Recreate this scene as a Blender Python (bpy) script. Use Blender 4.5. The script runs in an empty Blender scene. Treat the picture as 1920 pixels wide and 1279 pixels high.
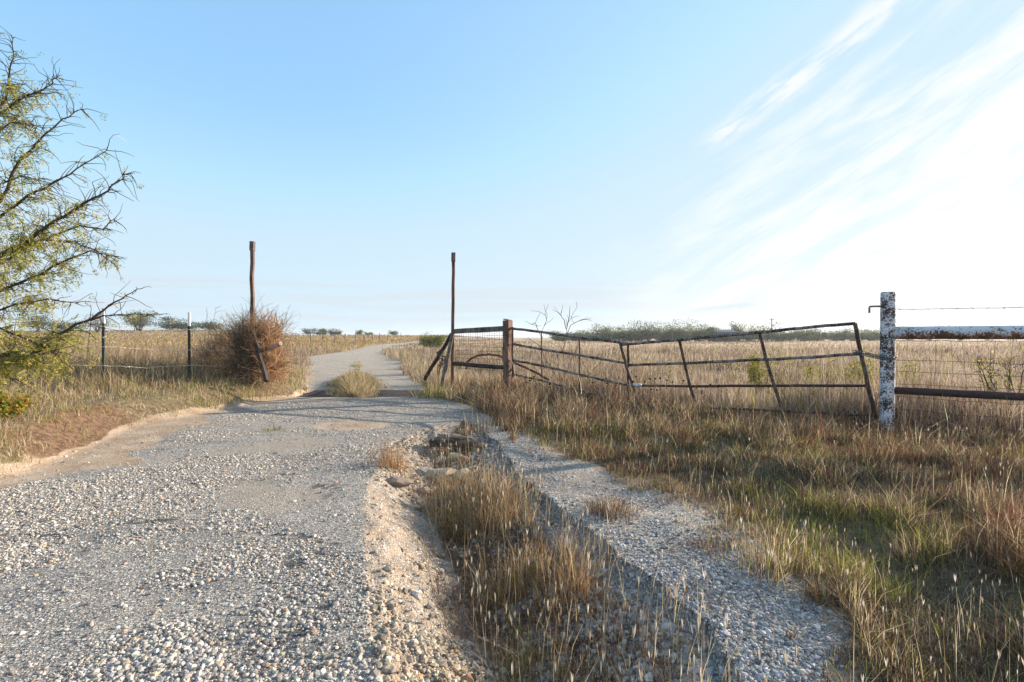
import bpy, math, random
import numpy as np

scene = bpy.context.scene
COL = scene.collection
rad = math.radians

# ------------------------------------------------------------------ camera
H, FPX, HZ = 1.4, 960.0, 632.0          # eye height, focal length and horizon row for a 1920 px wide frame
cam_d = bpy.data.cameras.new("camera")
cam_d.sensor_width = 36.0
cam_d.lens = 18.0
cam_d.shift_y = (HZ - 639.5) / 1920.0
cam_d.clip_start = 0.05
cam_d.clip_end = 6000
cam = bpy.data.objects.new("camera", cam_d)
cam.location = (0, 0, H)
cam.rotation_euler = (rad(90), 0, 0)
COL.objects.link(cam)
scene.camera = cam

# ------------------------------------------------------------------ light
SUN_AZ, SUN_EL = rad(67), rad(17)        # azimuth from +Y towards +X
SUN_STRENGTH, SKY_STRENGTH, EXPOSURE = 5.0, 0.15, 1.35
scene.view_settings.view_transform = 'Standard'
scene.view_settings.look = 'None'
scene.view_settings.gamma = 1.0
scene.view_settings.exposure = EXPOSURE
scene.render.film_transparent = False
sun_d = bpy.data.lights.new("sun", 'SUN')
sun_d.energy = SUN_STRENGTH
sun_d.angle = rad(0.55)
sun_d.color = (1.0, 0.86, 0.68)
sun = bpy.data.objects.new("sun", sun_d)
sdir = (math.sin(SUN_AZ) * math.cos(SUN_EL), math.cos(SUN_AZ) * math.cos(SUN_EL), math.sin(SUN_EL))
sun.location = tuple(60 * v for v in sdir)
sun.rotation_euler = (rad(90) - SUN_EL, 0, -SUN_AZ + math.pi)
COL.objects.link(sun)
scene.cycles.max_bounces = 6
scene.cycles.transparent_max_bounces = 8
scene.cycles.transmission_bounces = 4


class NT:
    """small node-tree writer"""
    def __init__(s, tree):
        s.t = tree
        s.t.nodes.clear()

    def n(s, typ, **kw):
        nd = s.t.nodes.new(typ)
        for k, v in kw.items():
            setattr(nd, k, v)
        return nd

    def put(s, sock, v):
        if isinstance(v, (int, float)):
            sock.default_value = v
        elif isinstance(v, (tuple, list)):
            if len(v) == 3 and len(sock.default_value) == 4:
                v = tuple(v) + (1,)
            sock.default_value = v
        else:
            s.t.links.new(v, sock)

    def math(s, op, a, b=None, c=None, clamp=False):
        nd = s.n('ShaderNodeMath', operation=op, use_clamp=clamp)
        s.put(nd.inputs[0], a)
        if b is not None:
            s.put(nd.inputs[1], b)
        if c is not None:
            s.put(nd.inputs[2], c)
        return nd.outputs[0]

    def smooth(s, v, a, b, lo=0.0, hi=1.0):
        nd = s.n('ShaderNodeMapRange', interpolation_type='SMOOTHSTEP', clamp=True)
        s.put(nd.inputs[0], v)
        for i, x in enumerate((a, b, lo, hi)):
            s.put(nd.inputs[i + 1], x)
        return nd.outputs[0]

    def mix(s, f, a, b, blend='MIX'):
        nd = s.n('ShaderNodeMix', data_type='RGBA', blend_type=blend, clamp_factor=True)
        s.put(nd.inputs[0], f)
        s.put(nd.inputs[6], a)
        s.put(nd.inputs[7], b)
        return nd.outputs[2]

    def noise(s, vec, scale, detail=3.0, rough=0.55, dist=0.0):
        nd = s.n('ShaderNodeTexNoise')
        if vec is not None:
            s.put(nd.inputs['Vector'], vec)
        s.put(nd.inputs['Scale'], scale)
        s.put(nd.inputs['Detail'], detail)
        s.put(nd.inputs['Roughness'], rough)
        s.put(nd.inputs['Distortion'], dist)
        return nd.outputs[0]

    def voro(s, vec, scale, feature='F1', out='Distance', rnd=1.0):
        nd = s.n('ShaderNodeTexVoronoi', feature=feature)
        s.put(nd.inputs['Vector'], vec)
        s.put(nd.inputs['Scale'], scale)
        s.put(nd.inputs['Randomness'], rnd)
        return nd.outputs[out]

    def vec(s, x, y, z):
        nd = s.n('ShaderNodeCombineXYZ')
        s.put(nd.inputs[0], x); s.put(nd.inputs[1], y); s.put(nd.inputs[2], z)
        return nd.outputs[0]

    def ramp(s, f, stops):
        nd = s.n('ShaderNodeValToRGB')
        el = nd.color_ramp.elements
        while len(el) < len(stops):
            el.new(0.5)
        for e, (p, c) in zip(el, stops):
            e.position = p
            e.color = tuple(c) + (1,)
        s.put(nd.inputs[0], f)
        return nd.outputs[0]


# ------------------------------------------------------------------ sky
world = bpy.data.worlds.new("World")
scene.world = world
world.use_nodes = True
w = NT(world.node_tree)
sky = w.n('ShaderNodeTexSky', sky_type='NISHITA')
sky.sun_disc = False
sky.sun_elevation = SUN_EL
sky.sun_rotation = SUN_AZ
sky.altitude = 400
sky.air_density = 1.0
sky.dust_density = 0.6
sky.ozone_density = 2.0
gen = w.n('ShaderNodeTexCoord').outputs['Generated']
sep = w.n('ShaderNodeSeparateXYZ')
w.put(sep.inputs[0], gen)
sx, sy, sz = sep.outputs
az = w.math('ARCTAN2', sx, sy)
el = w.math('ARCSINE', sz)
# cirrus bank on the sun side: coordinates along and across its streaks
da = w.math('SUBTRACT', az, 0.376)
de = w.math('SUBTRACT', el, 0.346)
along = w.math('ADD', w.math('MULTIPLY', da, 0.884), w.math('MULTIPLY', de, 0.468))
across = w.math('SUBTRACT', w.math('MULTIPLY', da, 0.468), w.math('MULTIPLY', de, 0.884))
n1 = w.noise(w.vec(w.math('MULTIPLY', along, 3.0), w.math('MULTIPLY', across, 15.0), 0.3), 1.0, 6.0, 0.6, 0.5)
n2 = w.noise(w.vec(w.math('MULTIPLY', along, 9.0), w.math('MULTIPLY', across, 50.0), 4.3), 1.0, 4.0, 0.6, 0.3)
cov = w.math('ADD', across, w.math('ADD', w.math('MULTIPLY', w.math('SUBTRACT', n1, 0.5), 0.42),
                                   w.math('MULTIPLY', w.math('SUBTRACT', n2, 0.5), 0.10)))
bank = w.math('MULTIPLY', w.smooth(cov, 0.02, 0.22), w.smooth(az, 0.12, 0.5))
open_ = w.smooth(w.math('ADD', n1, w.math('MULTIPLY', w.math('SUBTRACT', n2, .5), .35)), .34, .60)
bank = w.math('MULTIPLY', bank, w.math('ADD', .22, w.math('MULTIPLY', open_, .74)))
# one bright feathered streak along the bank's edge
streak_n = w.math('ADD', across, w.math('MULTIPLY', w.math('SUBTRACT', n1, 0.5), 0.05))
streak = w.math('SUBTRACT', 1.0, w.smooth(w.math('ABSOLUTE', w.math('SUBTRACT', streak_n, 0.0)), 0.004, 0.03))
streak = w.math('MULTIPLY', streak, w.math('MULTIPLY', w.smooth(along, -0.05, 0.03), w.smooth(n2, 0.34, 0.56)))
# thin bands low over the horizon
band_n = w.noise(w.vec(w.math('MULTIPLY', az, 2.2), w.math('MULTIPLY', el, 38.0), 1.7), 1.0, 5.0, 0.55, 0.4)
band = w.math('MULTIPLY', w.smooth(band_n, 0.46, 0.60),
              w.math('MULTIPLY', w.smooth(el, 0.0, 0.03), w.smooth(el, 0.13, 0.075)))
# a grey blue sliver of cloud under the bank
sn = w.noise(w.vec(w.math('MULTIPLY', az, 7.0), w.math('MULTIPLY', el, 60.0), 2.2), 1.0, 4.0, .6, .3)
sc_ = w.math('SUBTRACT', el, w.math('ADD', .048, w.math('MULTIPLY', w.math('SUBTRACT', az, .36), .12)))
sliver = w.math('MULTIPLY', w.math('SUBTRACT', 1.0, w.smooth(w.math('ABSOLUTE', w.math('ADD', sc_, w.math('MULTIPLY', w.math('SUBTRACT', sn, .5), .02))), .001, .010)),
                w.math('MULTIPLY', w.smooth(az, .27, .37), w.smooth(az, .52, .40)))
# sun-side glare and pale horizon air
glare = w.math('MULTIPLY', w.smooth(az, -0.45, 0.85), w.smooth(el, 0.95, 0.0))
hor = w.smooth(el, 0.42, 0.0)
# contrail: a short bright scratch
ca = w.math('SUBTRACT', az, -0.652)
ce = w.math('SUBTRACT', el, 0.300)
cl = w.math('ADD', w.math('MULTIPLY', ca, 0.86), w.math('MULTIPLY', ce, -0.51))
cw = w.math('ADD', w.math('MULTIPLY', ca, 0.51), w.math('MULTIPLY', ce, 0.86))
trail = w.math('MULTIPLY', w.math('SUBTRACT', 1.0, w.smooth(w.math('ABSOLUTE', cl), 0.006, 0.012)),
               w.math('SUBTRACT', 1.0, w.smooth(w.math('ABSOLUTE', cw), 0.0004, 0.0016)))
WHITE = 2.64                              # radiance that just reaches white at this exposure
cap = w.n('ShaderNodeMix', data_type='RGBA', blend_type='DARKEN')
cap.inputs[0].default_value = 1.0
w.put(cap.inputs[6], sky.outputs[0])
w.put(cap.inputs[7], (WHITE * .74, WHITE * .90, WHITE * 1.0))
skycol = w.mix(.55, cap.outputs[2], (WHITE * .34, WHITE * .67, WHITE * 1.0))
c = w.mix(w.math('MULTIPLY', hor, 0.75), skycol, (WHITE * .74, WHITE * .89, WHITE * .97))
c = w.mix(w.math('MULTIPLY', glare, 0.70), c, (WHITE * .80, WHITE * .93, WHITE))
c = w.mix(w.math('MULTIPLY', band, 0.8), c, (WHITE * .70, WHITE * .78, WHITE * .86))
c = w.mix(w.math('MULTIPLY', bank, .97), c, (WHITE * 1.03, WHITE * 1.03, WHITE * 1.03))
c = w.mix(w.math('MULTIPLY', streak, 0.8), c, (WHITE, WHITE, WHITE))
c = w.mix(w.math('MULTIPLY', sliver, 0.6), c, (WHITE * .60, WHITE * .70, WHITE * .78))
c = w.mix(w.math('MULTIPLY', trail, 0.35), c, (WHITE * .95, WHITE * .95, WHITE * .95))
bg = w.n('ShaderNodeBackground')
w.put(bg.inputs[0], c)
bg.inputs[1].default_value = SKY_STRENGTH
wo = w.n('ShaderNodeOutputWorld')
w.put(wo.inputs[0], bg.outputs[0])

# ------------------------------------------------------------------ helpers
rng = np.random.default_rng(7)
random.seed(7)


def sstep(a, b, x):
    t = np.clip((np.asarray(x, float) - a) / (b - a), 0, 1)
    return t * t * (3 - 2 * t)


def _hash(ix, iy, seed):
    h = (ix.astype(np.int64) * 374761393 + iy.astype(np.int64) * 668265263 + seed * 974711) & 0xffffffff
    h = ((h ^ (h >> 13)) * 1274126177) & 0xffffffff
    return ((h ^ (h >> 16)) & 0xffff) / 65535.0


def vnoise(x, y, seed=0):
    x = np.asarray(x, float); y = np.asarray(y, float)
    ix = np.floor(x); iy = np.floor(y)
    fx = x - ix; fy = y - iy
    fx = fx * fx * (3 - 2 * fx); fy = fy * fy * (3 - 2 * fy)
    a = _hash(ix, iy, seed); b = _hash(ix + 1, iy, seed)
    c_ = _hash(ix, iy + 1, seed); d = _hash(ix + 1, iy + 1, seed)
    return (a * (1 - fx) + b * fx) * (1 - fy) + (c_ * (1 - fx) + d * fx) * fy


def fbm(x, y, seed=0, oct=4):
    s = 0; a = .5; f = 1.0; t = 0
    for i in range(oct):
        s = s + a * vnoise(np.asarray(x) * f + 13.7 * i, np.asarray(y) * f - 7.1 * i, seed + i)
        t += a; a *= .5; f *= 2.03
    return s / t


def tag(o, label=None, cat=None, group=None, kind=None):
    if label: o['label'] = label
    if cat: o['category'] = cat
    if group: o['group'] = group
    if kind: o['kind'] = kind
    return o


def empty(name, loc=(0, 0, 0)):
    o = bpy.data.objects.new(name, None)
    o.location = loc
    o.empty_display_size = .1
    COL.objects.link(o)
    return o


def raw_mesh(name, verts, groups, mat, parent=None, col=None, smooth=False, loc=None):
    """verts (N,3); groups: list of (M,k) index arrays"""
    me = bpy.data.meshes.new(name)
    verts = np.asarray(verts, np.float32)
    me.vertices.add(len(verts))
    me.vertices.foreach_set('co', verts.ravel())
    groups = [np.asarray(g, np.int32) for g in groups if len(g)]
    idx = np.concatenate([g.ravel() for g in groups])
    tot = np.concatenate([np.full(len(g), g.shape[1], np.int32) for g in groups])
    start = np.concatenate([[0], np.cumsum(tot)[:-1]]).astype(np.int32)
    me.loops.add(len(idx))
    me.loops.foreach_set('vertex_index', idx)
    me.polygons.add(len(tot))
    me.polygons.foreach_set('loop_start', start)
    if smooth:
        me.polygons.foreach_set('use_smooth', np.ones(len(tot), bool))
    else:
        me.polygons.foreach_set('use_smooth', np.zeros(len(tot), bool))
    me.update(calc_edges=True)
    if col is not None:
        a = me.color_attributes.new('col', 'FLOAT_COLOR', 'POINT')
        c4 = np.ones((len(verts), 4), np.float32)
        c4[:, :np.shape(col)[1]] = col
        a.data.foreach_set('color', c4.ravel())
    for m in (mat if isinstance(mat, (list, tuple)) else [mat]):
        me.materials.append(m)
    o = bpy.data.objects.new(name, me)
    if parent is not None:
        o.parent = parent
        # vertices are in world space: bring them into the parent's frame
        o.location = tuple(-v for v in parent.location)
    if loc is not None:
        o.location = loc
    COL.objects.link(o)
    return o


class MB:
    """collects tubes, boxes, prisms; build() links one mesh object"""
    def __init__(s):
        s.v = []; s.q = []; s.t = []; s.n = 0; s.c = []

    def add(s, v, q=None, t=None, col=None):
        v = np.asarray(v, float)
        s.v.append(v)
        if q is not None and len(q): s.q.append(np.asarray(q) + s.n)
        if t is not None and len(t): s.t.append(np.asarray(t) + s.n)
        s.c.append(np.tile(np.asarray(col if col is not None else (1, 1, 1), float), (len(v), 1)))
        s.n += len(v)

    def tube(s, pts, r, n=8, cap=True, jitter=0.0, col=None):
        pts = np.asarray(pts, float)
        k = len(pts)
        r = np.broadcast_to(np.asarray(r, float), (k,))
        d = np.gradient(pts, axis=0)
        d /= np.linalg.norm(d, axis=1)[:, None] + 1e-9
        ref = np.array([0, 0, 1.]) if abs(d[0][2]) < .9 else np.array([1., 0, 0])
        rings = []
        u = np.cross(d[0], ref); u /= np.linalg.norm(u)
        for i in range(k):
            u = u - d[i] * np.dot(u, d[i]); u /= np.linalg.norm(u) + 1e-9
            w_ = np.cross(d[i], u)
            a = np.arange(n) * 2 * math.pi / n
            rr = r[i] * (1 + (jitter * rng.uniform(-1, 1, n) if jitter else 0))
            rings.append(pts[i] + (np.cos(a) * rr)[:, None] * u + (np.sin(a) * rr)[:, None] * w_)
        v = np.concatenate(rings)
        i0 = np.arange(n); i1 = (i0 + 1) % n
        q = np.concatenate([np.stack([j * n + i0, j * n + i1, (j + 1) * n + i1, (j + 1) * n + i0], 1) for j in range(k - 1)])
        t = []
        if cap:
            v = np.concatenate([v, pts[:1], pts[-1:]])
            t = np.concatenate([np.stack([i1, i0, np.full(n, k * n)], 1),
                                np.stack([(k - 1) * n + i0, (k - 1) * n + i1, np.full(n, k * n + 1)], 1)])
        s.add(v, q, t, col)

    def beam(s, a, b, w_, h_, up=(0, 0, 1), nseg=1, wob=0.0, col=None):
        a = np.asarray(a, float); b = np.asarray(b, float)
        d = (b - a) / np.linalg.norm(b - a)
        up = np.asarray(up, float)
        sd = np.cross(d, up)
        if np.linalg.norm(sd) < 1e-3: sd = np.cross(d, (0, 1., 0))
        sd /= np.linalg.norm(sd)
        u = np.cross(sd, d)
        vs = []
        for i in range(nseg + 1):
            p = a + (b - a) * i / nseg + (rng.normal(0, wob, 3) if wob and 0 < i < nseg else 0)
            for e, f in ((-1, -1), (1, -1), (1, 1), (-1, 1)):
                vs.append(p + sd * w_ / 2 * e + u * h_ / 2 * f)
        q = []
        for i in range(nseg):
            for k in range(4):
                q.append((i * 4 + k, i * 4 + (k + 1) % 4, i * 4 + 4 + (k + 1) % 4, i * 4 + 4 + k))
        q += [(3, 2, 1, 0), (nseg * 4, nseg * 4 + 1, nseg * 4 + 2, nseg * 4 + 3)]
        s.add(vs, q, None, col)

    def build(s, name, mat, parent=None, smooth=False, col=False, loc=None):
        v = np.concatenate(s.v)
        g = []
        if s.q: g.append(np.concatenate(s.q))
        if s.t: g.append(np.concatenate(s.t))
        return raw_mesh(name, v, g, mat, parent, np.concatenate(s.c) if col else None, smooth, loc)


def at(x, y, Y):
    """point of the place seen at picture column x, row y and Y metres ahead"""
    return np.array([(x - 960.) / FPX * Y, Y, H - (y - HZ) / FPX * Y])


# ------------------------------------------------------------------ materials
def new_mat(name):
    m = bpy.data.materials.new(name)
    m.use_nodes = True
    return m, NT(m.node_tree)


def finish(nt, bsdf):
    o = nt.n('ShaderNodeOutputMaterial')
    nt.put(o.inputs[0], bsdf)


def principled(nt, col, rough=.9, normal=None, metal=0.0, spec=.3):
    b = nt.n('ShaderNodeBsdfPrincipled')
    nt.put(b.inputs['Base Color'], col)
    nt.put(b.inputs['Roughness'], rough)
    nt.put(b.inputs['Metallic'], metal)
    nt.put(b.inputs['Specular IOR Level'], spec)
    if normal is not None: nt.put(b.inputs['Normal'], normal)
    return b.outputs[0]


def bump(nt, h, strength, dist):
    b = nt.n('ShaderNodeBump')
    nt.put(b.inputs['Height'], h)
    b.inputs['Strength'].default_value = strength
    b.inputs['Distance'].default_value = dist
    return b.outputs[0]


def leaf_mat(name, trans=.35, tint=(1, 1, 1), rough=.8, sat=1.0):
    """diffuse + translucent sheet, coloured per blade"""
    m, nt = new_mat(name)
    at_ = nt.n('ShaderNodeAttribute', attribute_name='col')
    col = nt.mix(1.0, at_.outputs['Color'], tint, 'MULTIPLY')
    d = nt.n('ShaderNodeBsdfDiffuse'); nt.put(d.inputs[0], col); d.inputs[1].default_value = .5
    t = nt.n('ShaderNodeBsdfTranslucent'); nt.put(t.inputs[0], col)
    mx = nt.n('ShaderNodeMixShader'); mx.inputs[0].default_value = trans
    nt.put(mx.inputs[1], d.outputs[0]); nt.put(mx.inputs[2], t.outputs[0])
    finish(nt, mx.outputs[0])
    return m


M_GRASS = leaf_mat('dry_grass', .42)
M_LEAF = leaf_mat('leaf', .45)
M_TWIG = leaf_mat('twig', .0)


def wood_mat(name, dark, light, scale=6.0, stretch=(1, 1, .08)):
    m, nt = new_mat(name)
    g = nt.n('ShaderNodeTexCoord').outputs['Object']
    mp = nt.n('ShaderNodeMapping'); nt.put(mp.inputs[0], g); mp.inputs['Scale'].default_value = stretch
    n = nt.noise(mp.outputs[0], scale * 6, 5, .65)
    n_b = nt.noise(g, 3.0, 4, .6)
    f = nt.math('ADD', nt.math('MULTIPLY', nt.smooth(n, .36, .64), .7), nt.math('MULTIPLY', nt.smooth(n_b, .4, .65), .4))
    col = nt.ramp(f, [(0, dark), (.55, tuple((a + b) / 2 for a, b in zip(dark, light))), (1, light)])
    finish(nt, principled(nt, col, .9, bump(nt, n, .6, .01)))
    return m


M_WOOD_GREY = wood_mat('weathered_wood', (.035, .026, .022), (.20, .17, .15))
M_WOOD_RED = wood_mat('weathered_brown_wood', (.045, .022, .017), (.20, .125, .10))
M_WOOD_DARK = wood_mat('dark_wood', (.018, .014, .012), (.075, .06, .052))
M_BARK = wood_mat('bark', (.022, .016, .012), (.075, .055, .042), 4, (1, 1, .3))


def paint_rust_mat(name, paint, bare, rust, cover, scale=26.0, rust_side=0.0):
    """flaking paint over rusty pipe; rust_side > 0 lays more rust on downward faces"""
    m, nt = new_mat(name)
    g = nt.n('ShaderNodeTexCoord').outputs['Object']
    n1_ = nt.noise(g, scale, 6, .68, .3)
    n2_ = nt.noise(g, scale * .16, 4, .6)
    n3_ = nt.noise(g, scale * 3.2, 4, .7)
    m_ = nt.math('ADD', nt.math('MULTIPLY', n1_, .75), nt.math('MULTIPLY', n2_, .45))
    if rust_side:
        geo = nt.n('ShaderNodeNewGeometry').outputs['Normal']
        sp = nt.n('ShaderNodeSeparateXYZ'); nt.put(sp.inputs[0], geo)
        m_ = nt.math('ADD', m_, nt.math('MULTIPLY', sp.outputs[2], rust_side))
    mask = nt.smooth(m_, cover - .02, cover + .05)
    rc = nt.mix(nt.smooth(n2_, .42, .6), bare, rust)
    rc = nt.mix(nt.smooth(n3_, .4, .65), rc, tuple(v * .45 for v in bare))
    pc = nt.mix(nt.smooth(n3_, .45, .7), paint, tuple(v * .72 for v in paint))
    col = nt.mix(mask, rc, pc)
    hgt = nt.math('ADD', nt.math('MULTIPLY', mask, .6), nt.math('MULTIPLY', n3_, .4))
    finish(nt, principled(nt, col, .75, bump(nt, hgt, .5, .004)))
    return m


M_PIPE_WHITE = paint_rust_mat('flaking_white_paint', (.66, .70, .76), (.075, .042, .034), (.22, .075, .03), .595, 44)
M_PIPE_RAIL = paint_rust_mat('white_paint_with_rust', (.58, .61, .65), (.15, .075, .05), (.34, .13, .05), .605, 40, .10)
M_PIPE_BROWN = paint_rust_mat('dark_primer_pipe', (.052, .028, .028), (.03, .018, .016), (.10, .045, .03), .42, 18)
M_GATE = paint_rust_mat('rusty_gate_steel', (.13, .115, .105), (.055, .032, .024), (.15, .07, .04), .64, 30)
M_GATE_PALE = paint_rust_mat('worn_gate_steel', (.24, .225, .215), (.05, .032, .026), (.12, .065, .045), .59, 34)
M_RUST = paint_rust_mat('rust', (.12, .06, .035), (.10, .045, .025), (.25, .085, .03), .6, 40)


def plain(name, col, rough=.7, metal=0.0, var=.35, scale=30):
    m, nt = new_mat(name)
    g = nt.n('ShaderNodeTexCoord').outputs['Object']
    n = nt.noise(g, scale, 4, .6)
    cc = nt.mix(nt.smooth(n, .3, .7), tuple(v * (1 - var) for v in col), tuple(min(1, v * (1 + var)) for v in col))
    finish(nt, principled(nt, cc, rough, bump(nt, n, .3, .004), metal))
    return m


M_WIRE = plain('galvanised_wire', (.42, .39, .35), .6, .2)
M_WIRE_DARK = plain('dark_wire', (.07, .055, .05), .7, .2)
M_CHAIN = plain('chain_steel', (.10, .12, .13), .45, .7)
M_TPOST = plain('green_post_paint', (.022, .032, .028), .6)
M_TPOST_WHITE = plain('white_post_paint', (.75, .75, .74), .6, 0, .12)
M_PALE = plain('pale_sleeve', (.55, .62, .70), .6)
M_STEEL = plain('cattle_guard_steel', (.10, .08, .07), .7, .2)
M_SHED = plain('blue_metal_siding', (.05, .075, .10), .6)
M_CONC = plain('broken_concrete', (.30, .255, .21), .95, 0, .45, 14)

# ------------------------------------------------------------------ plan of the place (metres; camera at 0,0)
LG_Y = [-6, 1, 4, 5.4, 6.5, 8.0, 9.5, 11, 12.3, 14, 16, 20, 27, 38, 56, 79, 100, 140]
LG_X = [-5.2, -5.1, -5.1, -5.15, -5.45, -6.0, -5.8, -5.5, -5.25, -5.5, -6.4, -8, -10.9, -15.4, -18.7, -21.4, -20.5, -16]
RL_Y = [-6, 1, 2, 4, 5, 5.6, 6.3, 7.5, 9.5, 11.9, 14, 16, 20, 27, 38, 56, 79, 100, 140]
RL_X = [-4.2, -4.3, -4.35, -4.6, -4.7, -3.9, -4.2, -4.9, -5.3, -5.1, -5.4, -6.3, -7.9, -10.8, -15.3, -18.6, -21.3, -20.4, -16]
RR_Y = [-6, 1, 2.08, 2.45, 3, 3.9, 5, 6.2, 8.2, 10.5, 12.2, 17.2, 19.2, 23, 30, 37, 48, 60, 75, 100, 140]
RR_X = [.9, 1.15, 1.3, 1.5, 1.69, 1.5, 1.15, .5, -.17, -.95, -1.8, -3.4, -4.0, -4.9, -6.6, -9, -12.2, -15.2, -18, -17, -12]
GA_Y = [-6, 1.5, 2.08, 2.87, 4.2, 5.4, 6.8, 7.8, 8.6]
GA_X = [-.3, -.45, -.56, -.81, -1.2, -1.46, -1.6, -1.35, -.95]
GB_Y = [-6, 1.5, 2.14, 2.4, 3.3, 5.2, 6.0, 7.2, 8.2, 8.6]
GB_X = [1.3, 1.08, .98, .93, .65, .11, -.08, -.3, -.5, -.7]


def LG(Y): return np.interp(Y, LG_Y, LG_X)
def RL(Y): return np.interp(Y, RL_Y, RL_X)
def RR(Y): return np.interp(Y, RR_Y, RR_X)
def GA(Y): return np.interp(Y, GA_Y, GA_X)
def GB(Y): return np.interp(Y, GB_Y, GB_X) + .16 * (fbm(np.asarray(Y) * 1.9, 0 * np.asarray(Y), 5) - .5) + .045 * (vnoise(np.asarray(Y) * 11, 0 * np.asarray(Y), 8) - .5)


def gully_depth(Y): return np.interp(Y, [-6, 1, 4.5, 6, 7.2, 8.2, 8.7], [.34, .34, .34, .25, .16, .07, 0])
def gully_t(X, Y): return (X - GA(Y)) / np.maximum(GB(Y) - GA(Y), .02)


def in_gully(X, Y):
    t = gully_t(X, Y)
    return (t > 0) & (t < 1) & (Y < 8.65)


def height(X, Y):
    X = np.asarray(X, float); Y = np.asarray(Y, float)
    z = .035 * (fbm(X * .9, Y * .9, 3) - .5) + .012 * (fbm(X * 4, Y * 4, 4, 3) - .5)
    # lip of gravel before the cattle guard
    road = (X > LG(Y)) & (X < RR(Y))
    z = z - .075 * sstep(11.9, 12.15, Y) * sstep(14.6, 14.0, Y) * road
    z = z - .06 * sstep(12, 14, Y)
    # banks
    dl = LG(Y) - X
    z = z + .36 * sstep(-.15, .75, dl + .25 * (fbm(X * 1.5, Y * 1.5, 11) - .5)) * sstep(26, 13, Y) * sstep(-2, 3, Y)
    dr = X - RR(Y)
    z = z + (.05 * sstep(0, 1.2, dr) * sstep(12, 7, Y) + (.26 * (fbm(X * .95, Y * .95, 21, 3) - .5) + .05 * (fbm(X * 5, Y * 5, 22, 2) - .5)) * sstep(0, .9, dr) * sstep(-.2, -.05, -np.abs(X) * 0) * sstep(14, 9, Y))
    # gully
    t = gully_t(X, Y)
    dep = gully_depth(Y)
    prof = sstep(-.03, .46, t) * (1 - .80 * sstep(.50, .97, t))
    lip = .05 * ((t > .0) & (t < .994))
    inside = ((t > 0) & (t < 1) & (Y < 8.65))
    z = z - inside * (dep * prof * (1 + .35 * (fbm(X * 3, Y * 3, 31) - .5)) + lip * sstep(.75, .9, t) * sstep(8.6, 7, Y))
    z = z + inside * (.08 * (fbm(X * 7, Y * 7, 33) - .5) + .05 * (fbm(X * 22, Y * 22, 34, 2) - .5) * sstep(0, .1, t) * sstep(1.0, .9, t))
    # field relief, rising far to the west
    far = sstep(14, 60, Y)
    z = z + far * (.7 * (fbm(X * .035, Y * .035, 41, 3) - .5) + .25 * (fbm(X * .14, Y * .14, 42, 3) - .5) * sstep(6, 12, np.abs(X - RR(Y))))
    ang = X / np.maximum(Y, 1.)
    z = z + 1.9 * sstep(70, 185, Y) * sstep(.04, -.12, ang) + 1.7 * sstep(60, 185, Y) * sstep(-.40, -.60, ang)
    return z


TAR = [(-2.8, 5.0, .75, .07), (-1.75, 4.75, .22, .16), (-1.62, 4.45, .14, .2), (-3.2, 3.62, .55, .06), (-2.9, 3.9, .8, .06), (-3.9, 3.45, .5, .09), (-2.3, 5.25, .4, .06), (-1.3, 3.3, .16, .4),
       (-2.0, 2.9, .4, .06), (-.98, 2.55, .12, .3), (-.80, 2.2, .12, .25), (-3.4, 4.55, .5, .05), (-2.2, 4.2, .35, .04), (-4.0, 4.1, .6, .05), (-1.6, 3.6, .3, .05), (-1.2, 2.25, .25, .05)]


def tar(X, Y):
    X = np.asarray(X, float); Y = np.asarray(Y, float)
    v = 0
    wx = .18 * (fbm(X * 2.2, Y * 2.2, 141) - .5); wy = .22 * (fbm(X * 1.7, Y * 1.7, 142) - .5)
    for (a, b, sa, sb) in TAR:
        v = np.maximum(v, np.exp(-(((X + wx - a) / sa) ** 2 + ((Y + wy - b) / sb) ** 2)))
    return .85 * v * sstep(.36, .62, fbm(X * 6, Y * 9, 143)) * sstep(.3, .6, fbm(X * 19, Y * 19, 144, 2))


def hgt(x, y): return float(height(np.array([x]), np.array([y]))[0])


# ------------------------------------------------------------------ ground
def spaced(segs):
    out = []
    for a, b, step0, step1 in segs:
        x = a
        n = max(1, int(abs(b - a) / ((step0 + step1) / 2)))
        tt = np.linspace(0, 1, n + 1)[:-1]
        k = (step1 - step0) / (step1 + step0)
        out.append(a + (b - a) * (tt * (1 - k) + tt * tt * k))
    return np.concatenate(out + [[segs[-1][1]]])


gx = spaced([(-2500, -300, 500, 60), (-300, -40, 20, 2), (-40, -9, 1.2, .2), (-9, -2.2, .09, .07), (-2.2, 1.9, .022, .022),
             (1.9, 9, .05, .15), (9, 40, .25, 1.5), (40, 300, 3, 20), (300, 2500, 60, 500)])
gy = spaced([(-30, -2, 6, .4), (-2, 1, .2, .05), (1, 9, .028, .035), (9, 16, .06, .12), (16, 60, .2, 1.2), (60, 300, 2, 12), (300, 4000, 60, 700)])
GX, GY = np.meshgrid(gx, gy)
GZ = height(GX, GY)
vx = np.stack([GX.ravel(), GY.ravel(), GZ.ravel()], 1)
nx_, ny_ = len(gx), len(gy)
ii, jj = np.meshgrid(np.arange(nx_ - 1), np.arange(ny_ - 1))
base = (jj * nx_ + ii).ravel()
quads = np.stack([base, base + 1, base + 1 + nx_, base + nx_], 1)
cx = (GX[:-1, :-1] + GX[1:, 1:]).ravel() / 2
cy = (GY[:-1, :-1] + GY[1:, 1:]).ravel() / 2

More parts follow.
